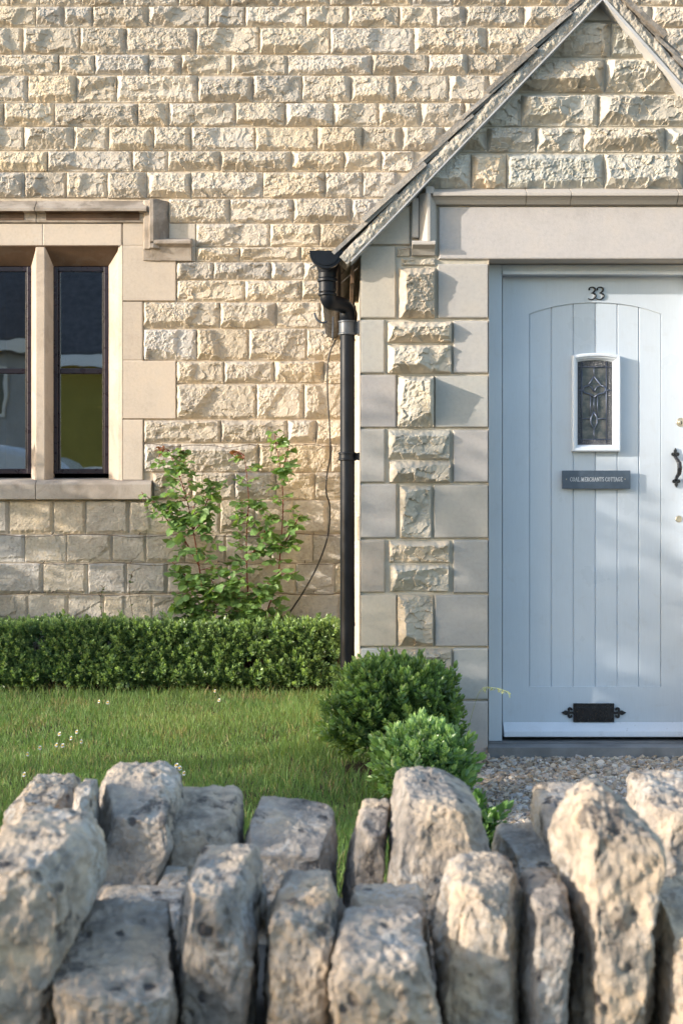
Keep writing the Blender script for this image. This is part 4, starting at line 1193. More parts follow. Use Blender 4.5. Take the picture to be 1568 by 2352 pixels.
def sprig(n_pairs, length, leaf_len, rs, w=0.27):
    """one upright shoot: leaves in crossed pairs; returns V, faces"""
    lv, lf = leaf_base(w)
    dirs, pos, size = [], [], []
    for k in range(n_pairs):
        f = (k + 0.5) / n_pairs
        for s_ in (0, 1):
            a = k * math.pi / 2 + s_ * math.pi + rs.uniform(-.3, .3)
            el = 0.35 + 0.9 * f + rs.uniform(-.15, .15)
            dirs.append((math.cos(a) * math.cos(el), math.sin(a) * math.cos(el), math.sin(el)))
            pos.append((0, 0, length * f)); size.append(leaf_len * (1.0 - 0.35 * f) * rs.uniform(.85, 1.15))
    dirs = np.array(dirs, float); M3 = frames(dirs, np.full(len(dirs), math.pi) + rs.uniform(-.4, .4, len(dirs)), np.array(size))
    return scatter(lv, lf, M3, np.array(pos, float))

def bush(name, region, n_sprigs, sprig_len, leaf_len, base_col, tip_col, parent, seed, mat=M_LEAF, up=0.6):
    """region(rs, n) -> points (n,3), outward normals (n,3), depth 0 (outside)..1 (inside)"""
    rs = np.random.default_rng(seed)
    Vs, F4, F3, Cs = [], [], [], []; off = 0
    nvar = 6
    for v in range(nvar):
        bv, bf = sprig(5, sprig_len, leaf_len, rs)
        n = n_sprigs // nvar
        p, nr, dep = region(rs, n)
        d = nr * (1 - up) + np.array((0, 0, 1.0)) * up + rs.normal(size=(n, 3)) * 0.35
        M3 = frames(d, rs.uniform(0, 6.28, n), rs.uniform(.7, 1.25, n) * np.where(rs.random(n) < 0.06, 1.5, 1.0))
        V, F = scatter(bv, bf, M3, p)
        z = np.tile(bv[:, 2] / sprig_len, n)
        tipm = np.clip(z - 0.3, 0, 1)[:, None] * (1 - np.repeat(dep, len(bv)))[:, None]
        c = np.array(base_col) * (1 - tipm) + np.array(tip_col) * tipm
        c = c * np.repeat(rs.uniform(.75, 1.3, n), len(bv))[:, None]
        Vs.append(V); Cs.append(c); F4.append(F[0] + off); F3.append(F[1] + off); off += len(V)
    return mesh_obj(name, np.concatenate(Vs), [np.concatenate(F4), np.concatenate(F3)], mat, parent, col=np.clip(np.concatenate(Cs), 0.003, 0.9))

# clipped box hedge under the window
HX0, HX1, HY0, HY1, HZ = -3.0, -0.02, 8.27, 8.70, 0.385
def hedge_region(rs, n):
    w = np.array([0.62, 0.30, 0.04, 0.04]); k = rs.choice(4, n, p=w)
    x = rs.uniform(HX0, HX1, n); y = rs.uniform(HY0, HY1, n); z = rs.uniform(0.02, HZ, n)
    dep = rs.random(n) ** 1.5
    ins = dep * 0.10
    nr = np.zeros((n, 3))
    bump_ = 0.028 * noise2(x * 5.5, z * 6, 90) + 0.02 * noise2(x * 14, z * 14, 91)
    top = HZ + 0.022 * noise2(x * 2.3, y * 4, 92) + 0.012 * noise2(x * 9, y * 9, 93)
    f = k == 0
    y = np.where(f, HY0 + 0.02 + ins + bump_ + 0.09 * np.clip((0.07 - z) / 0.07, 0, 1) + 0.05 * np.clip((z - 0.33) / 0.07, 0, 1) ** 2, y); nr[f] = (0, -1, 0.1)
    f = k == 1
    z = np.where(f, top - ins - 0.03, np.minimum(z, top - 0.03)); nr[f] = (0, 0, 1)
    f = k == 2; x = np.where(f, HX1 - ins - 0.02, x); nr[f] = (1, 0, 0.2)
    f = k == 3; x = np.where(f, HX0 + ins, x); nr[f] = (-1, 0, 0.2)
    return np.stack([x, y, z], -1), nr, dep
def thin(reg, scale, thr, seed):
    def r2(rs, n):
        p, nr, d = reg(rs, int(n * 1.35))
        q = noise2(p[:, 0] * scale, p[:, 2] * scale + p[:, 1] * 3, seed)
        p, nr, d = p[q > thr], nr[q > thr], d[q > thr]
        m_ = min(len(p), n)
        if m_ < n:
            idx = rs.integers(0, len(p), n - m_); p = np.concatenate([p, p[idx] + rs.normal(size=(n - m_, 3)) * .004]); nr = np.concatenate([nr, nr[idx]]); d = np.concatenate([d, d[idx]])
        return p[:n], nr[:n], d[:n]
    return r2
hedge = thing("box_hedge", ((HX0 + HX1) / 2, 8.48, 0), "low clipped green box hedge running along the foot of the cottage wall", "hedge")
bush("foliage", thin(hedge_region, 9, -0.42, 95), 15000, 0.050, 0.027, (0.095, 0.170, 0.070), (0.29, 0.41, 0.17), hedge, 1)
hs = MB()
rr = random.Random(4)
for k in range(150):
    x = HX0 + (HX1 - HX0) * (k + rr.random()) / 150; y = rr.uniform(HY0 + .08, HY1 - .06)
    b = Vector((x, y, 0)); p1 = b + Vector((rr.uniform(-.05, .05), rr.uniform(-.05, .05), .18)); p2 = p1 + Vector((rr.uniform(-.08, .08), rr.uniform(-.08, .05), .15))
    hs.tube([b, p1, p2], [0.006, 0.004, 0.002], 5)
hs.build("branches", M_STEM, hedge)

def blob_region(cx, cy, z0, rx, ry, rz, seed, cut=-0.55):
    def r_(rs, n):
        d = rs.normal(size=(n, 3)); d /= np.linalg.norm(d, axis=1, keepdims=True)
        d[:, 2] = np.where(d[:, 2] < cut, -d[:, 2], d[:, 2])
        dep = rs.random(n) ** 1.3
        rad = (1 - 0.35 * dep) * (1 + 0.24 * noise2(d[:, 0] * 2.6 + d[:, 1] * 1.7, d[:, 2] * 2.6, seed) + 0.10 * noise2(d[:, 0] * 7 + d[:, 1] * 3, d[:, 2] * 7, seed + 1))
        # squarish clipped plan
        k = 1 / (np.abs(d[:, 0]) ** 3 + np.abs(d[:, 1]) ** 3 + np.abs(d[:, 2]) ** 3) ** (1 / 3) * 0.55 + 0.45
        p = d * (rad * k)[:, None] * np.array((rx, ry, rz)) + np.array((cx, cy, z0))
        p[:, 2] = np.maximum(p[:, 2], 0.02)
        return p, d, dep
    return r_
def shrub_stems(parent, cx, cy, z, spread, seed, n=14):
    rr = random.Random(seed); s_ = MB()
    for k in range(n):
        b = Vector((cx + rr.uniform(-.04, .04), cy + rr.uniform(-.04, .04), 0)); a = rr.uniform(0, 6.28)
        e = Vector((cx + math.cos(a) * spread * rr.uniform(.3, 1), cy + math.sin(a) * spread * rr.uniform(.3, 1), z * rr.uniform(.6, 1)))
        s_.tube([b, b.lerp(e, .5) + Vector((0, 0, .03)), e], [0.009, 0.006, 0.003], 6)
    s_.build("branches", M_STEM, parent)
s1 = thing("box_shrub", (0.20, 5.86, 0), "rounded dark green box shrub at the foot of the downpipe and porch corner", "shrub", "box shrubs beside the porch")
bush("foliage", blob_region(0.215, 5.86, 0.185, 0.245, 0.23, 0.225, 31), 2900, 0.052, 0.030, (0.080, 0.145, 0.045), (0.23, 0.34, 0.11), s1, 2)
shrub_stems(s1, 0.2, 5.86, .36, .2, 8)
s2 = thing("box_shrub", (0.30, 5.12, 0), "smaller pale green box shrub between the dark shrub and the dry stone wall", "shrub", "box shrubs beside the porch")
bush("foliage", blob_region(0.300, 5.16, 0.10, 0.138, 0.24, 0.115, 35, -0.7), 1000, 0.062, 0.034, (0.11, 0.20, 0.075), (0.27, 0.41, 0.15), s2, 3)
shrub_stems(s2, 0.3, 5.16, .26, .15, 9)
s3 = thing("box_shrub", (0.36, 4.0, 0), "small sprig of green leaves poking up between two top stones of the dry stone wall", "shrub")
bush("foliage", blob_region(0.37, 4.0, 0.10, 0.06, 0.07, 0.10, 38, -0.7), 130, 0.05, 0.028, (0.05, 0.11, 0.03), (0.17, 0.30, 0.09), s3, 4)
shrub_stems(s3, 0.37, 4.0, .15, .06, 10, 6)

# climbing roses
def rose(label, stems, n_leaves, seed, spreads):
    base = P(stems[0][0][0], 1430, 8.52)
    r0 = thing("climbing_rose", (base[0], 8.52, 0), label, "rose plant", "climbing roses on the wall")
    rs = np.random.default_rng(seed); rr = random.Random(seed)
    sb = MB(); paths = []
    for st in stems:
        pts = [Vector(P(x, y, 8.60 + rr.uniform(-.03, .03))) for x, y in st]
        if st[0][1] > 1400: pts = [Vector((pts[0].x, 8.55, 0.0))] + pts
        cp = catmull(pts, 5)
        n = len(cp); sb.tube(cp, [0.0055 * (1 - 0.72 * i / n) for i in range(n)], 7)
        paths.append(cp)
    lv, lf = leaf_base(0.40, 0.18, 0.12)
    T, D, S, Cc_ = [], [], [], []; pet = []
    for (pi, nl) in zip(range(len(paths)), n_leaves):
        cp = paths[pi]; sp = spreads[pi]
        for k in range(nl):
            f = rr.random() ** 0.85
            i = min(int(f * (len(cp) - 1)), len(cp) - 1)
            b = cp[i]
            if b.z < 0.3: continue
            tipf = i / (len(cp) - 1)
            a = rr.uniform(0, 2 * math.pi)
            ln = sp * rr.uniform(0.5, 1.25) * (1 - 0.55 * tipf)
            out = Vector((math.cos(a), -abs(math.sin(a)) * 0.9, rr.uniform(-.15, .75))).normalized()
            e = b + out * ln * 0.45; e2 = b + out * ln + Vector((0, 0, -0.25 * ln))
            e2.y = min(e2.y, 8.70); e.y = min(e.y, 8.7)
            pet.append((b, e, e2))
            young = tipf > 0.95 and pi in (0, 6)
            ls = rr.uniform(.056, .082) * (1 - 0.4 * tipf) * (0.75 if young else 1)
            dr = (e2 - e).normalized(); sd = dr.cross(Vector((0, -0.6, 1))).normalized()
            for (q_, off_, m_) in ((e2, dr, 1.15), (e.lerp(e2, .75), (dr * .4 + sd), 1.0), (e.lerp(e2, .75), (dr * .4 - sd), 1.0), (e.lerp(e2, .25), (dr * .25 + sd), .8), (e.lerp(e2, .25), (dr * .25 - sd), .8)):
                if rr.random() < 0.08: continue
                dd = (off_.normalized() + Vector((rr.uniform(-.25, .25), rr.uniform(-.35, .1), rr.uniform(-.5, .1)))).normalized()
                T.append(tuple(q_)); D.append(tuple(dd)); S.append(ls * m_)
                g_ = rr.uniform(.75, 1.3)
                if young: c_ = (0.20 * g_, 0.075 * g_, 0.035)
                else:
                    yel = tipf * 0.5 + rr.random() * .3
                    c_ = ((0.12 + 0.12 * yel) * g_, (0.225 + 0.13 * yel) * g_, (0.085 + 0.02 * yel) * g_)
                Cc_.append(c_)
    T = np.array(T); D = np.array(D); S = np.array(S)
    M3 = frames(D, rs.normal(size=len(T)) * 0.5 + rs.choice([0, math.pi], len(T)), S)
    V, Fc = scatter(lv, lf, M3, T)
    mesh_obj("foliage", V, Fc, M_ROSE, r0, col=np.repeat(np.array(Cc_), len(lv), axis=0))
    for (b, e, e2) in pet: sb.tube([b, e, e2], [0.0018, 0.0014, 0.0008], 4, caps=False)
    sb.v += [] 
    st_o = sb.build("stem", M_RSTEM, r0, smooth=True)
    pass
rose("widest climbing rose with red stems, leftmost on the wall above the hedge", [
    [(480, 1425), (462, 1330), (446, 1230), (430, 1150), (410, 1085), (398, 1060), (388, 1032)],
    [(458, 1300), (420, 1235), (385, 1195), (360, 1160), (325, 1130)],
    [(468, 1360), (430, 1325), (395, 1290)], [(445, 1215), (470, 1165), (498, 1100)], [(490, 1425), (500, 1370), (480, 1320)], [(440, 1425), (425, 1390), (410, 1370)], [(400, 1060), (415, 1045), (425, 1040)]],
    [80, 22, 20, 34, 60, 50, 3], 51, [.17, .10, .09, .09, .12, .12, .04])
rose("climbing rose with a straight red stem, standing in the middle of three", [
    [(572, 1425), (568, 1330), (566, 1240), (571, 1150), (566, 1085), (560, 1040)], [(566, 1290), (600, 1240), (622, 1180)], [(560, 1425), (545, 1370), (540, 1330)], [(575, 1425), (600, 1370), (620, 1330)]],
    [64, 14, 38, 38], 52, [.13, .07, .10, .10])
rose("tallest climbing rose with a bare red tip, nearest the downpipe", [
    [(610, 1425), (636, 1340), (645, 1250), (650, 1160), (645, 1080), (632, 1010), (633, 990)], [(645, 1260), (672, 1215), (690, 1180)], [(650, 1080), (658, 1045), (662, 1025)]],
    [50, 10, 6], 53, [.11, .05, .05])

# ------------------------------------------------------------------ lawn
def grass_patch():
    rs = np.random.default_rng(61)
    n = 230000
    d = 3.05 + (8.42 - 3.05) * rs.random(n) ** 0.8
    x = rs.uniform(-1, 1, n) * (d * 0.25 + 0.5) - 0.0
    ok = (x < 0.42 + 0.03 * noise2(d * 5, d * 0, 3)) & (x > -2.9)
    ok &= ~((x > -0.02) & (d > 6.17))
    ok &= ~(((x - .3) / .16) ** 2 + ((d - 5.16) / .22) ** 2 < 1) & ~(((x - .2) / .2) ** 2 + ((d - 5.86) / .2) ** 2 < 1)
    dens = noise2(x * 3, d * 3, 5) + 0.8 * noise2(x * 11, d * 11, 6)
    ok &= rs.random(n) < 0.80 + 0.35 * dens
    x, d = x[ok], d[ok]; n = len(x)
    tuft = noise2(x * 2.2, d * 2.2, 7)
    h = rs.uniform(.020, .043, n) * (1 + 0.30 * tuft) * np.where(d < 5.0, 1.2, 1.0)
    long_ = rs.random(n) < 0.02; h = np.where(long_, h * 1.7, h)
    edge = (d > 8.15) | ((np.abs(x + 0.1) < .2) & (d > 5.4)); h = np.where(edge & (rs.random(n) < 0.25), h * 2.0, h)
    w = rs.uniform(.0011, .0023, n)
    a = rs.uniform(0, 2 * np.pi, n); lean = rs.uniform(.1, .75, n) * h; wa = rs.uniform(0, np.pi, n)
    wx, wy = np.cos(wa) * w, np.sin(wa) * w * 0.6
    lx, ly = np.cos(a) * lean, np.sin(a) * lean
    z0 = -0.022 + 0.010 * noise2(x * 1.3, d * 1.3, 8)
    b = np.stack([x, d, np.zeros(n)], -1)
    V = np.empty((n, 5, 3))
    V[:, 0] = b + np.stack([-wx, -wy, 0 * x], -1); V[:, 1] = b + np.stack([wx, wy, 0 * x], -1)
    V[:, 2] = b + np.stack([wx * .8 + lx * .35, wy * .8 + ly * .35, h * .6], -1); V[:, 3] = b + np.stack([-wx * .8 + lx * .35, -wy * .8 + ly * .35, h * .6], -1)
    V[:, 4] = b + np.stack([lx, ly, h], -1)
    V[:, :, 2] += z0[:, None]
    i = np.arange(n)[:, None] * 5
    F4 = i + np.array([[0, 1, 2, 3]]); F3 = i + np.array([[3, 2, 4]])
    mixv = np.clip(0.45 + 0.5 * noise2(x * 1.6, d * 1.6, 9) + 0.3 * noise2(x * 7, d * 7, 10), 0, 1)[:, None]
    patch = np.clip(noise2(x * 2.7, d * 3.3, 15) - 0.15, 0, 1)
    dry = (rs.random(n) < 0.08 + 0.5 * patch)[:, None]
    c = np.array((0.12, 0.215, 0.068)) * (1 - mixv) + np.array((0.205, 0.29, 0.10)) * mixv
    c = np.where(dry, np.array((0.30, 0.26, 0.13)), c) * rs.uniform(.7, 1.3, n)[:, None]
    C_ = np.repeat(c, 5, axis=0)
    return mesh_obj("grass", V.reshape(-1, 3), [F4, F3], M_GRASS, None, col=C_)
tag(grass_patch(), kind="stuff", label="short green lawn grass with a few longer blades", cat="grass")

# daisies
daisy_xy = [(445, 1003), (483, 1008), (982, 997), (963, 957), (125, 1236), (180, 1207), (268, 1146), (255, 1195), (282, 1197), (320, 1165), (345, 1137), (365, 1180),
            (740, 1285), (652, 1285), (792, 1285), (806, 1297), (825, 1320), (110, 1325), (267, 1333), (712, 1300)]
def daisy0():
    o = thing("daisy", (0, 0, 0), "small white daisy flower standing in the lawn grass", "flower", "daisies in the lawn")
    st = MB(); st.tube([(0, 0, 0), (0.003, -0.002, 0.035), (0, 0, 0.07)], 0.0009, 5); st.build("stem", M_STEM, o)
    pv, pf = leaf_base(0.22, 0.05, -0.1)
    n = 15; ang = np.arange(n) * 2 * np.pi / n
    D = np.stack([np.cos(ang), np.sin(ang) * 0.55 - 0.15, np.sin(ang) * 0.8 + .12], -1)
    V, F = scatter(pv, pf, frames(D, np.zeros(n), np.full(n, 0.0115)), np.tile((0, 0, 0.070), (n, 1)))
    mesh_obj("petals", V, F, M_PETAL, o)
    ce = MB(); ce.tube([(0, 0.0005, 0.069), (0, -0.0012, 0.0735), (0, -0.0015, 0.075)], [0.004, 0.0045, 0.002], 10); ce.build("flower_centre", M_YOLK, o)
    return o
d0 = daisy0(); kids = list(d0.children)
for i, (zx, zy) in enumerate(daisy_xy + [(1488 / .5127 * 1.0, 0)] * 0):
    x, y = zx * .5127, 1090.9 + zy * .5127
    d = (EYE - 0.07) * FD / (y - 1176)
    if i == 0: o = d0
    else:
        o = d0.copy(); COL.objects.link(o)
        for c in kids:
            c2 = c.copy(); COL.objects.link(c2); c2.parent = o
    o.location = (PX(x, d), d, -0.015); o.rotation_euler = (0, 0, random.uniform(-.6, .6))
    s_ = random.uniform(.7, 1.15); o.scale = (s_, s_, 1.0)

# tall weeds
def weed(label, x, y0, y1, d, seed):
    rr = random.Random(seed)
    zt_ = PZ(y1, d); xb = PX(x, d)
    o = thing("weed", (xb, d, 0), label, "weed")
    st = MB(); pts = catmull([(xb, d, 0), (xb + .01, d, zt_ * .5), (xb - .012, d - .01, zt_ * .85), (xb + .004, d, zt_)], 4); st.tube(pts, [0.0022 - 0.0013 * i / len(pts) for i in range(len(pts))], 5)
    for k in range(10):
        p = pts[-1 - k % 5]; st.tube([p, p + Vector((rr.uniform(-.02, .02), 0, rr.uniform(0, .02)))], 0.0022, 5)
    st.build("stem", M_STEM, o)
    lv, lf = leaf_base(0.3, .2, .2)
    n = 12; T = np.array([tuple(pts[rr.randrange(len(pts) // 2, len(pts))]) for _ in range(n)])
    D = np.array([(rr.uniform(-1, 1), rr.uniform(-1, .2), rr.uniform(-.2, .8)) for _ in range(n)])
    V, F = scatter(lv, lf, frames(D, np.zeros(n), np.array([rr.uniform(.012, .03) for _ in range(n)])), T)
    mesh_obj("foliage", V, F, M_ROSE, o, col=np.tile((0.13, 0.2, 0.06), (len(V), 1)))
weed("thin weed with a wispy head, left of the other weed behind the hedge", 236, 1430, 1350, 8.72, 1)
weed("leafy thin weed behind the hedge, closer to the roses", 303, 1430, 1315, 8.72, 2)

# grass seed head leaning over the door bottom
sh = MB()
rr = random.Random(3)
pts = catmull([(PX(1075, 5.6), 5.7, 0.15), P(1100, 1590, 5.65), P(1135, 1580, 5.6), P(1168, 1590, 5.55)], 6)
sh.tube(pts, 0.001, 5)
for p in pts[8:]:
    for k in range(2):
        q_ = p + Vector((rr.uniform(-.008, .012), rr.uniform(-.006, .006), rr.uniform(-.022, -.004))); sh.tube([p, q_], [0.0008, 0.0022], 5)
M_SEED = mat_simple("seed_head_green", (0.20, 0.24, 0.10), 0.6)
tag(sh.build("grass_stalk", M_SEED, origin=(PX(1075, 5.6), 5.7, 0)), "nodding grass seed head leaning from the shrub towards the door", "grass stalk")

# ------------------------------------------------------------------ gravel
def gravel():
    rs = np.random.default_rng(71)
    # low-poly pebble variants: cube-sphere of 26 vertices
    g3 = np.array([(a_, b_, c_) for a_ in (-1, 0, 1) for b_ in (-1, 0, 1) for c_ in (-1, 0, 1) if (a_, b_, c_) != (0, 0, 0)], float)
    key = {tuple(v.astype(int)): i for i, v in enumerate(g3)}
    fs = []
    for ax in range(3):
        for s_ in (-1, 1):
            o = [i for i in range(3) if i != ax]
            for a_ in (-1, 0):
                for b_ in (-1, 0):
                    quad = []
                    for (da, db_) in ((0, 0), (1, 0), (1, 1), (0, 1)):
                        c_ = [0, 0, 0]; c_[ax] = s_; c_[o[0]] = a_ + da; c_[o[1]] = b_ + db_; quad.append(key[tuple(c_)])
                    if (s_ == 1) == (ax == 1): quad = quad[::-1]
                    fs.append(quad)
    fs = np.array(fs)
    Vs, Fs, Cs = [], [], []; off = 0
    n_tot = 24000
    for v in range(8):
        p = g3 / (np.sum(np.abs(g3) ** 3.2, axis=1, keepdims=True) ** (1 / 3.2)) * (1 + rs.uniform(-.22, .22, (26, 1)))
        n = n_tot // 8
        y = 3.2 + (6.17 - 3.2) * rs.random(n) ** 0.8
        x = rs.uniform(0.40, 1.0, n) * 0 + 0.40 + rs.random(n) * (y * 0.25 + 0.25 - 0.40)
        r = rs.uniform(.0042, .0098, n) * rs.choice([1, 1, 1.35], n)
        sc_ = np.stack([r * rs.uniform(.9, 1.6, n), r * rs.uniform(.7, 1.2, n), r * rs.uniform(.45, .8, n)], -1)
        a = rs.uniform(0, 6.28, n); tx_ = rs.normal(size=n) * .35; ty_ = rs.normal(size=n) * .35
        ca_, sa_ = np.cos(a), np.sin(a)
        Rz = np.zeros((n, 3, 3)); Rz[:, 0, 0] = ca_; Rz[:, 0, 1] = -sa_; Rz[:, 1, 0] = sa_; Rz[:, 1, 1] = ca_; Rz[:, 2, 2] = 1
        Rz[:, 2, 0] = tx_; Rz[:, 2, 1] = ty_
        M3 = Rz * sc_[:, None, :]
        T = np.stack([x, y, -0.026 + r * .5 + rs.random(n) * .010], -1)
        V, F = scatter(p, [fs], M3, T)
        pal = np.array([(0.36, 0.29, 0.22), (0.28, 0.235, 0.20), (0.42, 0.37, 0.31), (0.24, 0.19, 0.14), (0.34, 0.31, 0.29), (0.30, 0.22, 0.15)])
        c = pal[rs.integers(0, 6, n)] * rs.uniform(.9, 1.5, n)[:, None]
        Vs.append(V); Fs.append(F[0] + off); Cs.append(np.repeat(c, 26, axis=0)); off += len(V)
    o = mesh_obj("gravel", np.concatenate(Vs), [np.concatenate(Fs)], M_PEB, None, col=np.clip(np.concatenate(Cs), .03, .8))
    return tag(o, kind="stuff", label="loose beige and grey gravel in front of the door step", cat="gravel")
gravel()

# ------------------------------------------------------------------ dry stone wall in the foreground
def cube_grid(n):
    t = np.linspace(-1, 1, n + 1)
    A, B = np.meshgrid(t, t)
    Vs, Fs = [], []; off = 0
    idx = np.arange((n + 1) ** 2).reshape(n + 1, n + 1)
    q = np.stack([idx[:-1, :-1], idx[:-1, 1:], idx[1:, 1:], idx[1:, :-1]], -1).reshape(-1, 4)
    for ax in range(3):
        for s_ in (-1, 1):
            v = np.zeros(((n + 1) ** 2, 3)); o = [(ax + 1) % 3, (ax + 2) % 3]
            v[:, ax] = s_; v[:, o[0]] = A.ravel(); v[:, o[1]] = B.ravel()
            Vs.append(v); Fs.append((q if s_ > 0 else q[:, ::-1]) + off); off += len(v)
    V = np.concatenate(Vs); F = np.concatenate(Fs)
    key = np.round(V * 1e5).astype(np.int64)
    _, first, inv = np.unique(key, axis=0, return_index=True, return_inverse=True)
    inv = inv.ravel()
    return V[first], inv[F]
CG, CF = cube_grid(60)
CGs, CFs = cube_grid(20)
drywall = thing("dry_stone_wall", (0.0, 2.85, -0.5), "low dry stone wall of upright rough grey limestone cope stones in the foreground", "wall")
def cope(prof, d0, d1, seed, label=None, tilt=0.04, lean=0.0, pw=9.0, rough=1.0, small=False, topslope=0.0, name="cope_stone"):
    """prof: (photo y, x left, x right) rows from top to bottom, measured on the front face at depth d0"""
    G, Fq = (CGs, CFs) if small else (CG, CF)
    pw_ = pw
    q = G / (np.sum(np.abs(G) ** pw_, axis=1, keepdims=True) ** (1 / pw_))
    zz = np.array([PZ(r_[0], d0) for r_ in prof]); xl_ = np.array([PX(r_[1], d0) for r_ in prof]); xr_ = np.array([PX(r_[2], d0) for r_ in prof])
    zz = zz - 0.012 - 0.5 * tilt; shr = -0.001; xl_ = xl_ + shr; xr_ = xr_ - shr
    if pw > 5:
        xl_[0] = .4 * xl_[0] + .6 * xl_[1]; xr_[0] = .4 * xr_[0] + .6 * xr_[1]
    zt_, zb_ = zz[0], zz[-1]
    dz1 = (zt_ - EYE) * (d1 / d0 - 1)   # keep the silhouette of the back edge where the photo has it
    w = (q[:, 2] + 1) / 2
    z = zb_ + w * (zt_ - zb_)
    z_s = zz[::-1]
    XL_, XR_ = np.interp(z, z_s, xl_[::-1]), np.interp(z, z_s, xr_[::-1])
    v = (q[:, 1] + 1) / 2
    x = (XL_ + XR_) / 2 + q[:, 0] * (XR_ - XL_) / 2 * (1 - 0.04 * v)
    y = d0 + v * (d1 - d0) + lean * w
    z = z + tilt * (v - 0.5) * w + dz1 * 0.55 * w ** 3 + topslope * (q[:, 0]) * w
    Pp = np.stack([x, y, z], -1)
    rs = np.random.default_rng(seed)
    nrm = np.stack([q[:, 0] ** 3, q[:, 1] ** 3, q[:, 2] ** 3], -1); nrm /= np.linalg.norm(nrm, axis=1, keepdims=True) + 1e-9
    o_ = rs.uniform(0, 50, 3)
    nz_ = 0.007 * noise3(Pp * 6 + o_) + 0.0048 * noise3(Pp * np.array((17, 17, 12)) + o_) + 0.0045 * noise3(Pp * np.array((40, 40, 26)) + o_) + 0.0036 * noise3(Pp * 75 + o_) + 0.003 * noise3(Pp * 150 + o_)
    # flat fracture facets: quantise low-frequency term a little
    fac = noise3(np.floor(Pp * 26 + 2.2 * np.stack([noise3(Pp * 12 + o_), noise3(Pp * 12 + o_ + 7), noise3(Pp * 12 + o_ + 13)], -1)) * 0.77 + o_)
    nz_ = nz_ + 0.003 * fac
    # cleaved planes: shave the stone with a few slanting cuts
    cen = Pp.mean(0); ext = (Pp.max(0) - Pp.min(0)) / 2
    cuts = [(np.array((0, -1.0, .12)), .13, .86, .93), (np.array((0, -.25, 1.0)), .10, .90, .95), (np.array((1.0, -.1, .1)), .10, .88, .95), (np.array((-1.0, -.1, .1)), .10, .88, .95),
            (np.array((0, -.8, .7)), .5, .95, .985), (np.array((.7, -.6, .3)), .3, .94, .985), (np.array((-.7, -.6, .3)), .3, .94, .985)]
    for ax_, sd_, qa, qb in cuts:
        nv = ax_ / np.linalg.norm(ax_) + rs.normal(size=3) * sd_; nv /= np.linalg.norm(nv)
        if nv[1] > 0.4: nv[1] *= -1
        pr_j = (Pp - cen) @ nv
        lim = np.quantile(pr_j, rs.uniform(qa, qb))
        Pp = Pp - nv * np.clip(pr_j - lim, 0, None)[:, None]
    Pp = Pp + nrm * (nz_ * rough)[:, None]
    o = mesh_obj(name, Pp, [Fq], M_COPE, drywall, smooth=True)
    if label: o["label"] = label
    return o
# far row
cope([(1775, 50, 128), (1800, 25, 143), (1850, -10, 150), (1930, -30, 160), (2080, -40, 150)], 3.15, 3.42, 1, tilt=0.02)
cope([(1838, 140, 158), (1865, 134, 163), (1960, 130, 168), (2060, 128, 170)], 3.15, 3.3, 2, small=True, rough=.4)
cope([(1783, 170, 196), (1840, 158, 200), (1920, 148, 206), (2035, 150, 208)], 3.05, 3.22, 3, label="narrow flat slab standing between two bulky cope stones", tilt=0.01, rough=.5)
cope([(1738, 205, 350), (1765, 195, 392), (1800, 190, 402), (1880, 192, 392), (1960, 202, 375), (2070, 210, 352)], 3.08, 3.38, 4, label="bulky cope stone with black spotted rounded top", tilt=0.09, pw=6, rough=.8)
cope([(1802, 392, 530), (1840, 376, 543), (1900, 366, 540), (1990, 350, 545), (2100, 340, 545)], 3.14, 3.42, 5, tilt=0.07, rough=.75)
cope([(1822, 556, 735), (1850, 542, 765), (1920, 546, 774), (2060, 560, 778)], 3.12, 3.42, 6, label="broad squared cope stone with a pale flat top", tilt=0.10, rough=.65, pw=7)
cope([(1840, 838, 900), (1870, 830, 903), (1930, 815, 893), (2000, 795, 882), (2090, 780, 880)], 3.15, 3.4, 7, label="slim dark brownish cope stone leaning to the right", tilt=0.02, rough=.6)
cope([(1760, 920, 1010), (1790, 912, 1070), (1840, 908, 1128), (1900, 903, 1140), (2000, 897, 1145), (2130, 890, 1140)], 3.06, 3.40, 8, label="tall cope stone with slanting top and sunlit left edge", tilt=0.03, rough=.75, pw=6)
cope([(1893, 1170, 1340), (1920, 1160, 1345), (2010, 1150, 1345), (2130, 1160, 1350)], 3.2, 3.5, 9, tilt=0.03, rough=.8)
cope([(1800, 1262, 1425), (1830, 1254, 1440), (1900, 1252, 1445), (2060, 1255, 1450)], 3.22, 3.52, 10, label="cope stone with white lichen across its top, farthest to the back", tilt=0.04, rough=.6)
cope([(1772, 1540, 1620), (1810, 1502, 1660), (1880, 1496, 1690), (2000, 1510, 1700), (2150, 1520, 1700)], 3.05, 3.4, 11, tilt=0.03)
# near row
cope([(1858, -50, 145), (1890, -65, 165), (1960, -70, 180), (2060, -80, 180), (2160, -80, 140), (2250, -75, 108), (2420, -80, 95)], 2.42, 2.78, 21, label="largest rounded cope stone at the left edge", tilt=0.03, pw=5.5)
cope([(2085, 150, 370), (2115, 115, 385), (2200, 88, 390), (2300, 88, 385), (2450, 95, 385)], 2.40, 2.74, 22, label="wide low cope stone with sunlit rough face", tilt=0.08, pw=7)
cope([(1945, 440, 565), (1975, 412, 588), (2050, 398, 588), (2200, 392, 575), (2450, 390, 572)], 2.48, 2.80, 23, label="tall grey cope stone left of the small orange pebbles", tilt=0.02)
cope([(2008, 660, 740), (2030, 630, 775), (2100, 612, 775), (2200, 606, 755), (2320, 600, 750), (2460, 598, 750)], 2.47, 2.78, 24, label="ridged cope stone with a split crest", tilt=0.01, rough=1.1)
cope([(2030, 815, 980), (2060, 802, 992), (2180, 800, 1000), (2400, 800, 1000)], 2.62, 2.85, 25, tilt=0.03)
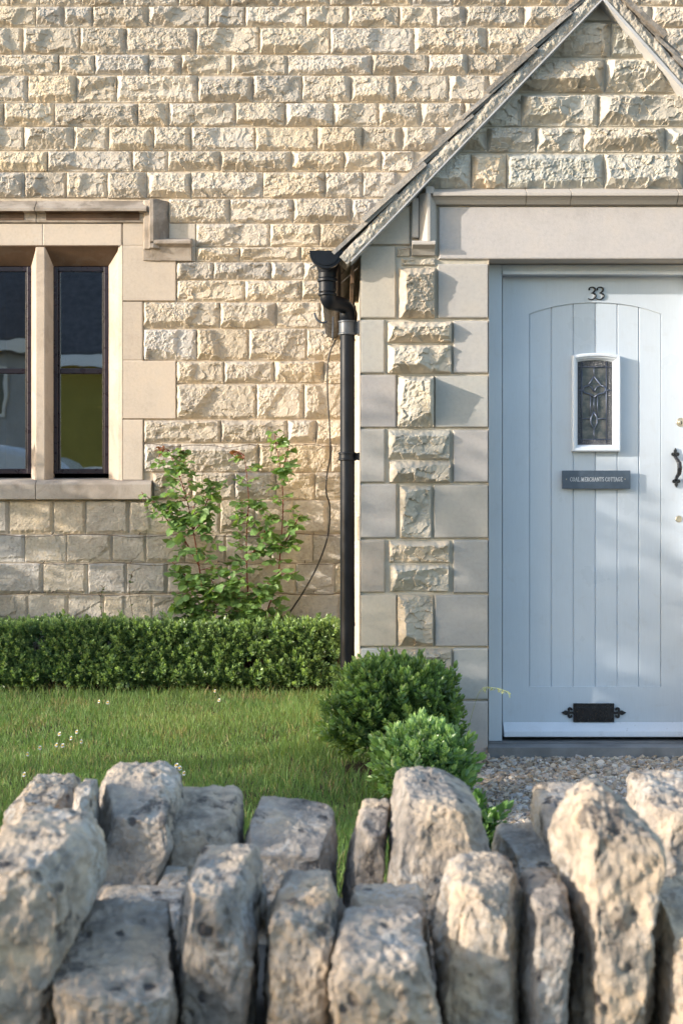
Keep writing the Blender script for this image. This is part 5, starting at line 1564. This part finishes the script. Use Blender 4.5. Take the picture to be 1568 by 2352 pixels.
cope([(2085, 800, 965), (2110, 782, 995), (2200, 765, 1006), (2320, 752, 1008), (2460, 745, 1008)], 2.36, 2.60, 26, label="broad sunlit cope stone with pitted face, low in the middle", tilt=0.05)
cope([(1962, 1075, 1170), (1985, 1040, 1210), (2060, 1022, 1220), (2200, 1012, 1222), (2330, 1018, 1205), (2460, 1020, 1200)], 2.46, 2.76, 27, label="rounded upright cope stone lit on its upper half", tilt=0.0, pw=5.5)
cope([(2003, 1240, 1300), (2025, 1228, 1326), (2100, 1222, 1330), (2250, 1215, 1312), (2460, 1215, 1305)], 2.46, 2.74, 28, label="slender cope stone with orange right flank", tilt=0.0, pw=5.5, rough=.8)
cope([(1798, 1395, 1440), (1830, 1370, 1480), (1900, 1335, 1530), (1960, 1305, 1556), (2040, 1325, 1545), (2120, 1345, 1520), (2250, 1335, 1530), (2470, 1330, 1545)], 2.46, 2.82, 29, label="tallest craggy cope stone, knobbly and sunlit, at the right", tilt=0.0, pw=4.5, rough=1.25)
cope([(2035, 1560, 1700), (2090, 1545, 1740), (2250, 1545, 1760), (2460, 1550, 1760)], 2.45, 2.8, 30, tilt=0.03)
# fill between the rows
cope([(2040, 205, 395), (2065, 185, 410), (2150, 180, 420), (2260, 180, 420)], 2.80, 3.06, 31, label="pale flat topped stone lying between the two rows", tilt=0.05, pw=8, rough=.35, name="fill_stone")
cope([(1985, 365, 420), (2010, 350, 425), (2080, 350, 430)], 3.02, 3.14, 32, small=True, name="fill_stone", rough=.5)
cope([(2000, 175, 235), (2020, 170, 245), (2060, 170, 245)], 3.0, 3.12, 33, small=True, name="fill_stone", rough=.4)
for (yy, xa, xb, sd) in ((1985, 575, 600, 34), (2018, 592, 612, 35), (2048, 566, 604, 36), (2068, 604, 625, 37)):
    o = cope([(yy, xa + 3, xb - 3), (yy + 20, xa, xb), (yy + 62, xa + 4, xb - 4), (yy+90, xa + 6, xb - 6)], 2.66 , 2.74, sd, small=True, tilt=0, pw=3, rough=.25, name="pebble")
    if sd == 36: o["label"] = "small orange pebble wedged between cope stones"
rr = random.Random(77)
for k in range(44):
    d = rr.uniform(2.72, 3.12); x = rr.uniform(-.85, .95) * d / 2.9; w_ = rr.uniform(.05, .11); zt_ = rr.uniform(.13, .22)
    yv = lambda z: 1176 + (EYE - z) / d * FD
    cope([(yv(zt_), 784 + (x - w_ * .4) / d * FD, 784 + (x + w_ * .4) / d * FD), (yv(zt_ - .03), 784 + (x - w_ / 2) / d * FD, 784 + (x + w_ / 2) / d * FD), (yv(.07), 784 + (x - w_ / 2) / d * FD, 784 + (x + w_ / 2) / d * FD)],
         d, d + rr.uniform(.07, .14), 400 + k, small=True, rough=.45, tilt=rr.uniform(-.03, .05), name="fill_stone")
# copes beyond the frame on both sides and the wall body below
rr = random.Random(15)
for (xa, sgn) in ((-0.72, -1), (0.80, 1)):
    for (d0, d1, zt_) in ((2.45, 2.78, .40), (3.12, 3.42, .44)):
        x = xa * (d0 / 2.45)
        for k in range(7):
            w_ = rr.uniform(.11, .19)
            xx0, xx1 = (x, x + w_) if sgn > 0 else (x - w_, x)
            zt2 = zt_ + rr.uniform(-.07, .07)
            yv = lambda z: 1176 + (EYE - z) / d0 * FD
            xv = lambda x_: 784 + x_ / d0 * FD
            cope([(yv(zt2), xv(xx0 + .02), xv(xx1 - .02)), (yv(zt2 - .05), xv(xx0), xv(xx1)), (yv(.02), xv(xx0), xv(xx1))], d0, d1, 200 + k + int(d0 * 10) + (50 if sgn > 0 else 0), small=True)
            x += sgn * (w_ + 0.004)
bodyst = []
zz = -0.5
while zz < 0.10:
    hh = rr.uniform(.04, .075); xx = -3.2
    while xx < 3.2:
        ww = rr.uniform(.12, .36); bodyst.append(dict(x0=xx, x1=xx + ww, z0=zz, z1=min(zz + hh, .10), kind='rough', tint=np.array((.33, .29, .24)) * rr.uniform(.8, 1.2), rel=rr.uniform(.012, .03), gap=.005)); xx += ww
    zz += hh
xs, zs = np.arange(-3.2, 3.2, .010), np.arange(-.5, .102, .010)
X, Z, H, C = stone_field(xs, zs, bodyst, 120, (0.05, 0.045, 0.04))
used, q = field_faces(np.ones((len(zs)-1, len(xs)-1), bool))
V = [np.stack([X, 2.42 - H, Z], -1).reshape(-1, 3)[used]]; F = [q]; CC = [C.reshape(-1, 4)[used]]
add_box(V, F, CC, -3.2, 3.19, 2.421, 3.5, -.5, .10, (.14, .12, .10))
mesh_obj("wall_base", np.concatenate(V), [np.concatenate(F)], M_WALL, drywall, col=np.concatenate(CC))

# ------------------------------------------------------------------ trees left of the garden: they throw the dappled shade
def tree(name, label, cx, cy, h_lo, h_hi, rx, ry, n, leaf, seed, cat="tree"):
    rs = np.random.default_rng(seed); rr = random.Random(seed)
    o = thing(name, (cx, cy, 0), label, cat, "shrubs along the left garden boundary")
    tr = MB(); tr.tube([(cx, cy, 0), (cx + .03, cy, h_lo + .2), (cx, cy + .05, (h_lo + h_hi) / 2), (cx, cy, h_hi - .1)], [.05, .04, .025, .008], 9)
    ends = []
    for k in range(16):
        z0_ = rr.uniform(h_lo * .7 + .1, h_hi * .7); a = rr.uniform(0, 6.28)
        e = Vector((cx + math.cos(a) * rx * rr.uniform(.5, .9), cy + math.sin(a) * ry * rr.uniform(.5, .9), z0_ + rr.uniform(.1, .5)))
        e.z = min(e.z, h_hi - .05)
        tr.tube([(cx, cy, z0_), tuple((Vector((cx, cy, z0_)) + e) / 2 + Vector((0, 0, .05))), tuple(e)], [.018, .011, .004], 6)
    tr.build("trunk", M_STEM, o)
    m_ = n * 3
    d = rs.normal(size=(m_, 3)); d /= np.linalg.norm(d, axis=1, keepdims=True)
    p = d * (rs.random((m_, 1)) ** .45) * np.array((rx, ry, (h_hi - h_lo) / 2)) + np.array((cx, cy, (h_hi + h_lo) / 2))
    c3 = noise3(p * 3.1, seed) + .6 * noise3(p * 6.5, seed + 1)
    p = p[c3 > np.quantile(c3, .62)][:n]
    lv, lf = leaf_base(.34)
    k = len(p)
    V, F = scatter(lv, lf, frames(rs.normal(size=(k, 3)), rs.uniform(0, 6.28, k), rs.uniform(.7, 1.3, k) * leaf), p)
    mesh_obj("crown", V, F, M_LEAF, o, col=np.repeat(np.array((.07, .14, .03)) * rs.uniform(.6, 1.4, (k, 1)), len(lv), axis=0))
tree("garden_shrub", "dense leafy shrub against the cottage wall beyond the left edge", -4.6, 8.0, 0.02, 2.16, .45, 1.0, 10500, .055, 301, "shrub")
tree("garden_shrub", "tall loose shrub in the middle of the left garden boundary", -4.7, 3.9, 0.15, 2.95, .50, 1.15, 5400, .06, 302, "shrub")
tree("garden_shrub", "low loose shrub at the street end of the left garden boundary", -4.4, 1.2, 0.0, 1.62, .40, 1.1, 1900, .06, 303, "shrub")

# ------------------------------------------------------------------ across the street, seen only in the window glass
M_YEL = mat_simple("ochre_render", (0.30, 0.25, 0.06), 0.9, 0, 0.2, .12, 2, .3)
M_WHI = mat_simple("white_render", (0.45, 0.47, 0.50), 0.9, 0, 0.2, .1, 2, .3)
M_TILE = mat_simple("dark_roof_tile", (0.09, 0.09, 0.10), 0.7, 0, 0.3, .3, 8, .6)
M_CAR = mat_simple("white_car_paint", (0.70, 0.72, 0.75), 0.15, 0, 0.6, .02)
M_DGL = mat_simple("dark_glass", (0.02, 0.025, 0.03), 0.08, 0, 0.7)
M_RUB = mat_simple("tyre_rubber", (0.02, 0.02, 0.02), 0.8)
def opp_house(label, x0, x1, y0, y1, he, hr, wm):
    o = thing("street_house", ((x0 + x1) / 2, y1, -.5), label, "house")
    w = MB(); w.box(x0, x1, y0, y1, -.5, he); ym = (y0 + y1) / 2
    w.prism([(y0, he), (y1, he), (ym, hr - .05)], 'x', x0 + .001, x1 - .001); w.build("wall", wm, o)
    r_ = MB()
    r_.prism([(y1 + .3, he - .15), (ym, hr), (y0 - .3, he - .15), (y0 - .3, he - .02), (ym, hr + .15), (y1 + .3, he - .02)], 'x', x0 - .25, x1 + .25)
    ro = r_.build("roof", M_TILE, o)
    c_ = MB(); c_.box(x1 - 1.4, x1 - .7, ym - .35, ym + .35, hr - .6, hr + .8); c_.box(x1 - 1.45, x1 - .65, ym - .4, ym + .4, hr + .8, hr + .9); c_.build("chimney", wm, ro)
    f_ = MB(); f_.box(x0 - .2, x1 + .2, y1 + .28, y1 + .34, he - .3, he - .08); f_.build("fascia", M_CAR, ro)
    n = max(2, int((x1 - x0) / 2.6))
    for k in range(n):
        cx = x0 + (x1 - x0) * (k + .5) / n
        for (za, zb2) in ((.6, 1.9), (3.0, 4.0)):
            if zb2 > he - .2: continue
            f_ = MB()
            f_.box(cx - .5, cx + .5, y1, y1 + .05, za, za + .07); f_.box(cx - .5, cx + .5, y1, y1 + .05, zb2 - .07, zb2)
            f_.box(cx - .5, cx - .43, y1, y1 + .05, za + .07, zb2 - .07); f_.box(cx + .43, cx + .5, y1, y1 + .05, za + .07, zb2 - .07); f_.box(cx - .03, cx + .03, y1, y1 + .05, za + .07, zb2 - .07)
            fo = f_.build("window", M_CAR, o); g_ = MB(); g_.box(cx - .43, cx + .43, y1 + .004, y1 + .02, za + .07, zb2 - .07); g_.build("pane", M_DGL, fo)
opp_house("ochre rendered house with dark roof across the street, reflected in the window", -5.35, -1.0, -14, -8.5, 4.0, 7.2, M_YEL)
opp_house("white rendered house across the street, reflected in the left window light", -12, -5.7, -17, -11, 4.6, 7.6, M_WHI)
car = thing("parked_van", (-4.6, -2.4, -.5), "white parked van across the street, reflected low in the window", "van")
cm = MB()
body = [(-7.4, -.2), (-7.4, 1.80), (-7.2, 1.93), (-4.6, 1.95), (-3.9, 1.80), (-2.9, .95), (-2.1, .72), (-1.85, .4), (-1.85, -.2)]
cm.prism(body, 'y', -3.3, -1.5); cm.build("body", M_CAR, car, bevel=.09, seg=3)
for nm, gp_ in (("side_window", [(-4.5, .95), (-4.5, 1.6), (-4.0, 1.6), (-3.2, .98)]), ("side_stripe", [(-7.2, .30), (-7.2, .36), (-2.2, .36), (-2.2, .30)])):
    cg = MB(); cg.prism(gp_, 'y', -1.50, -1.488); cg.build(nm, M_DGL, car)
for wx_ in (-6.4, -2.9):
    for wy_ in (-3.25, -1.65):
        wh = MB(); wh.tube([(wx_, wy_ - .1, -.17), (wx_, wy_ + .17, -.17)], .33, 24); wh.build("wheel", M_RUB, car)
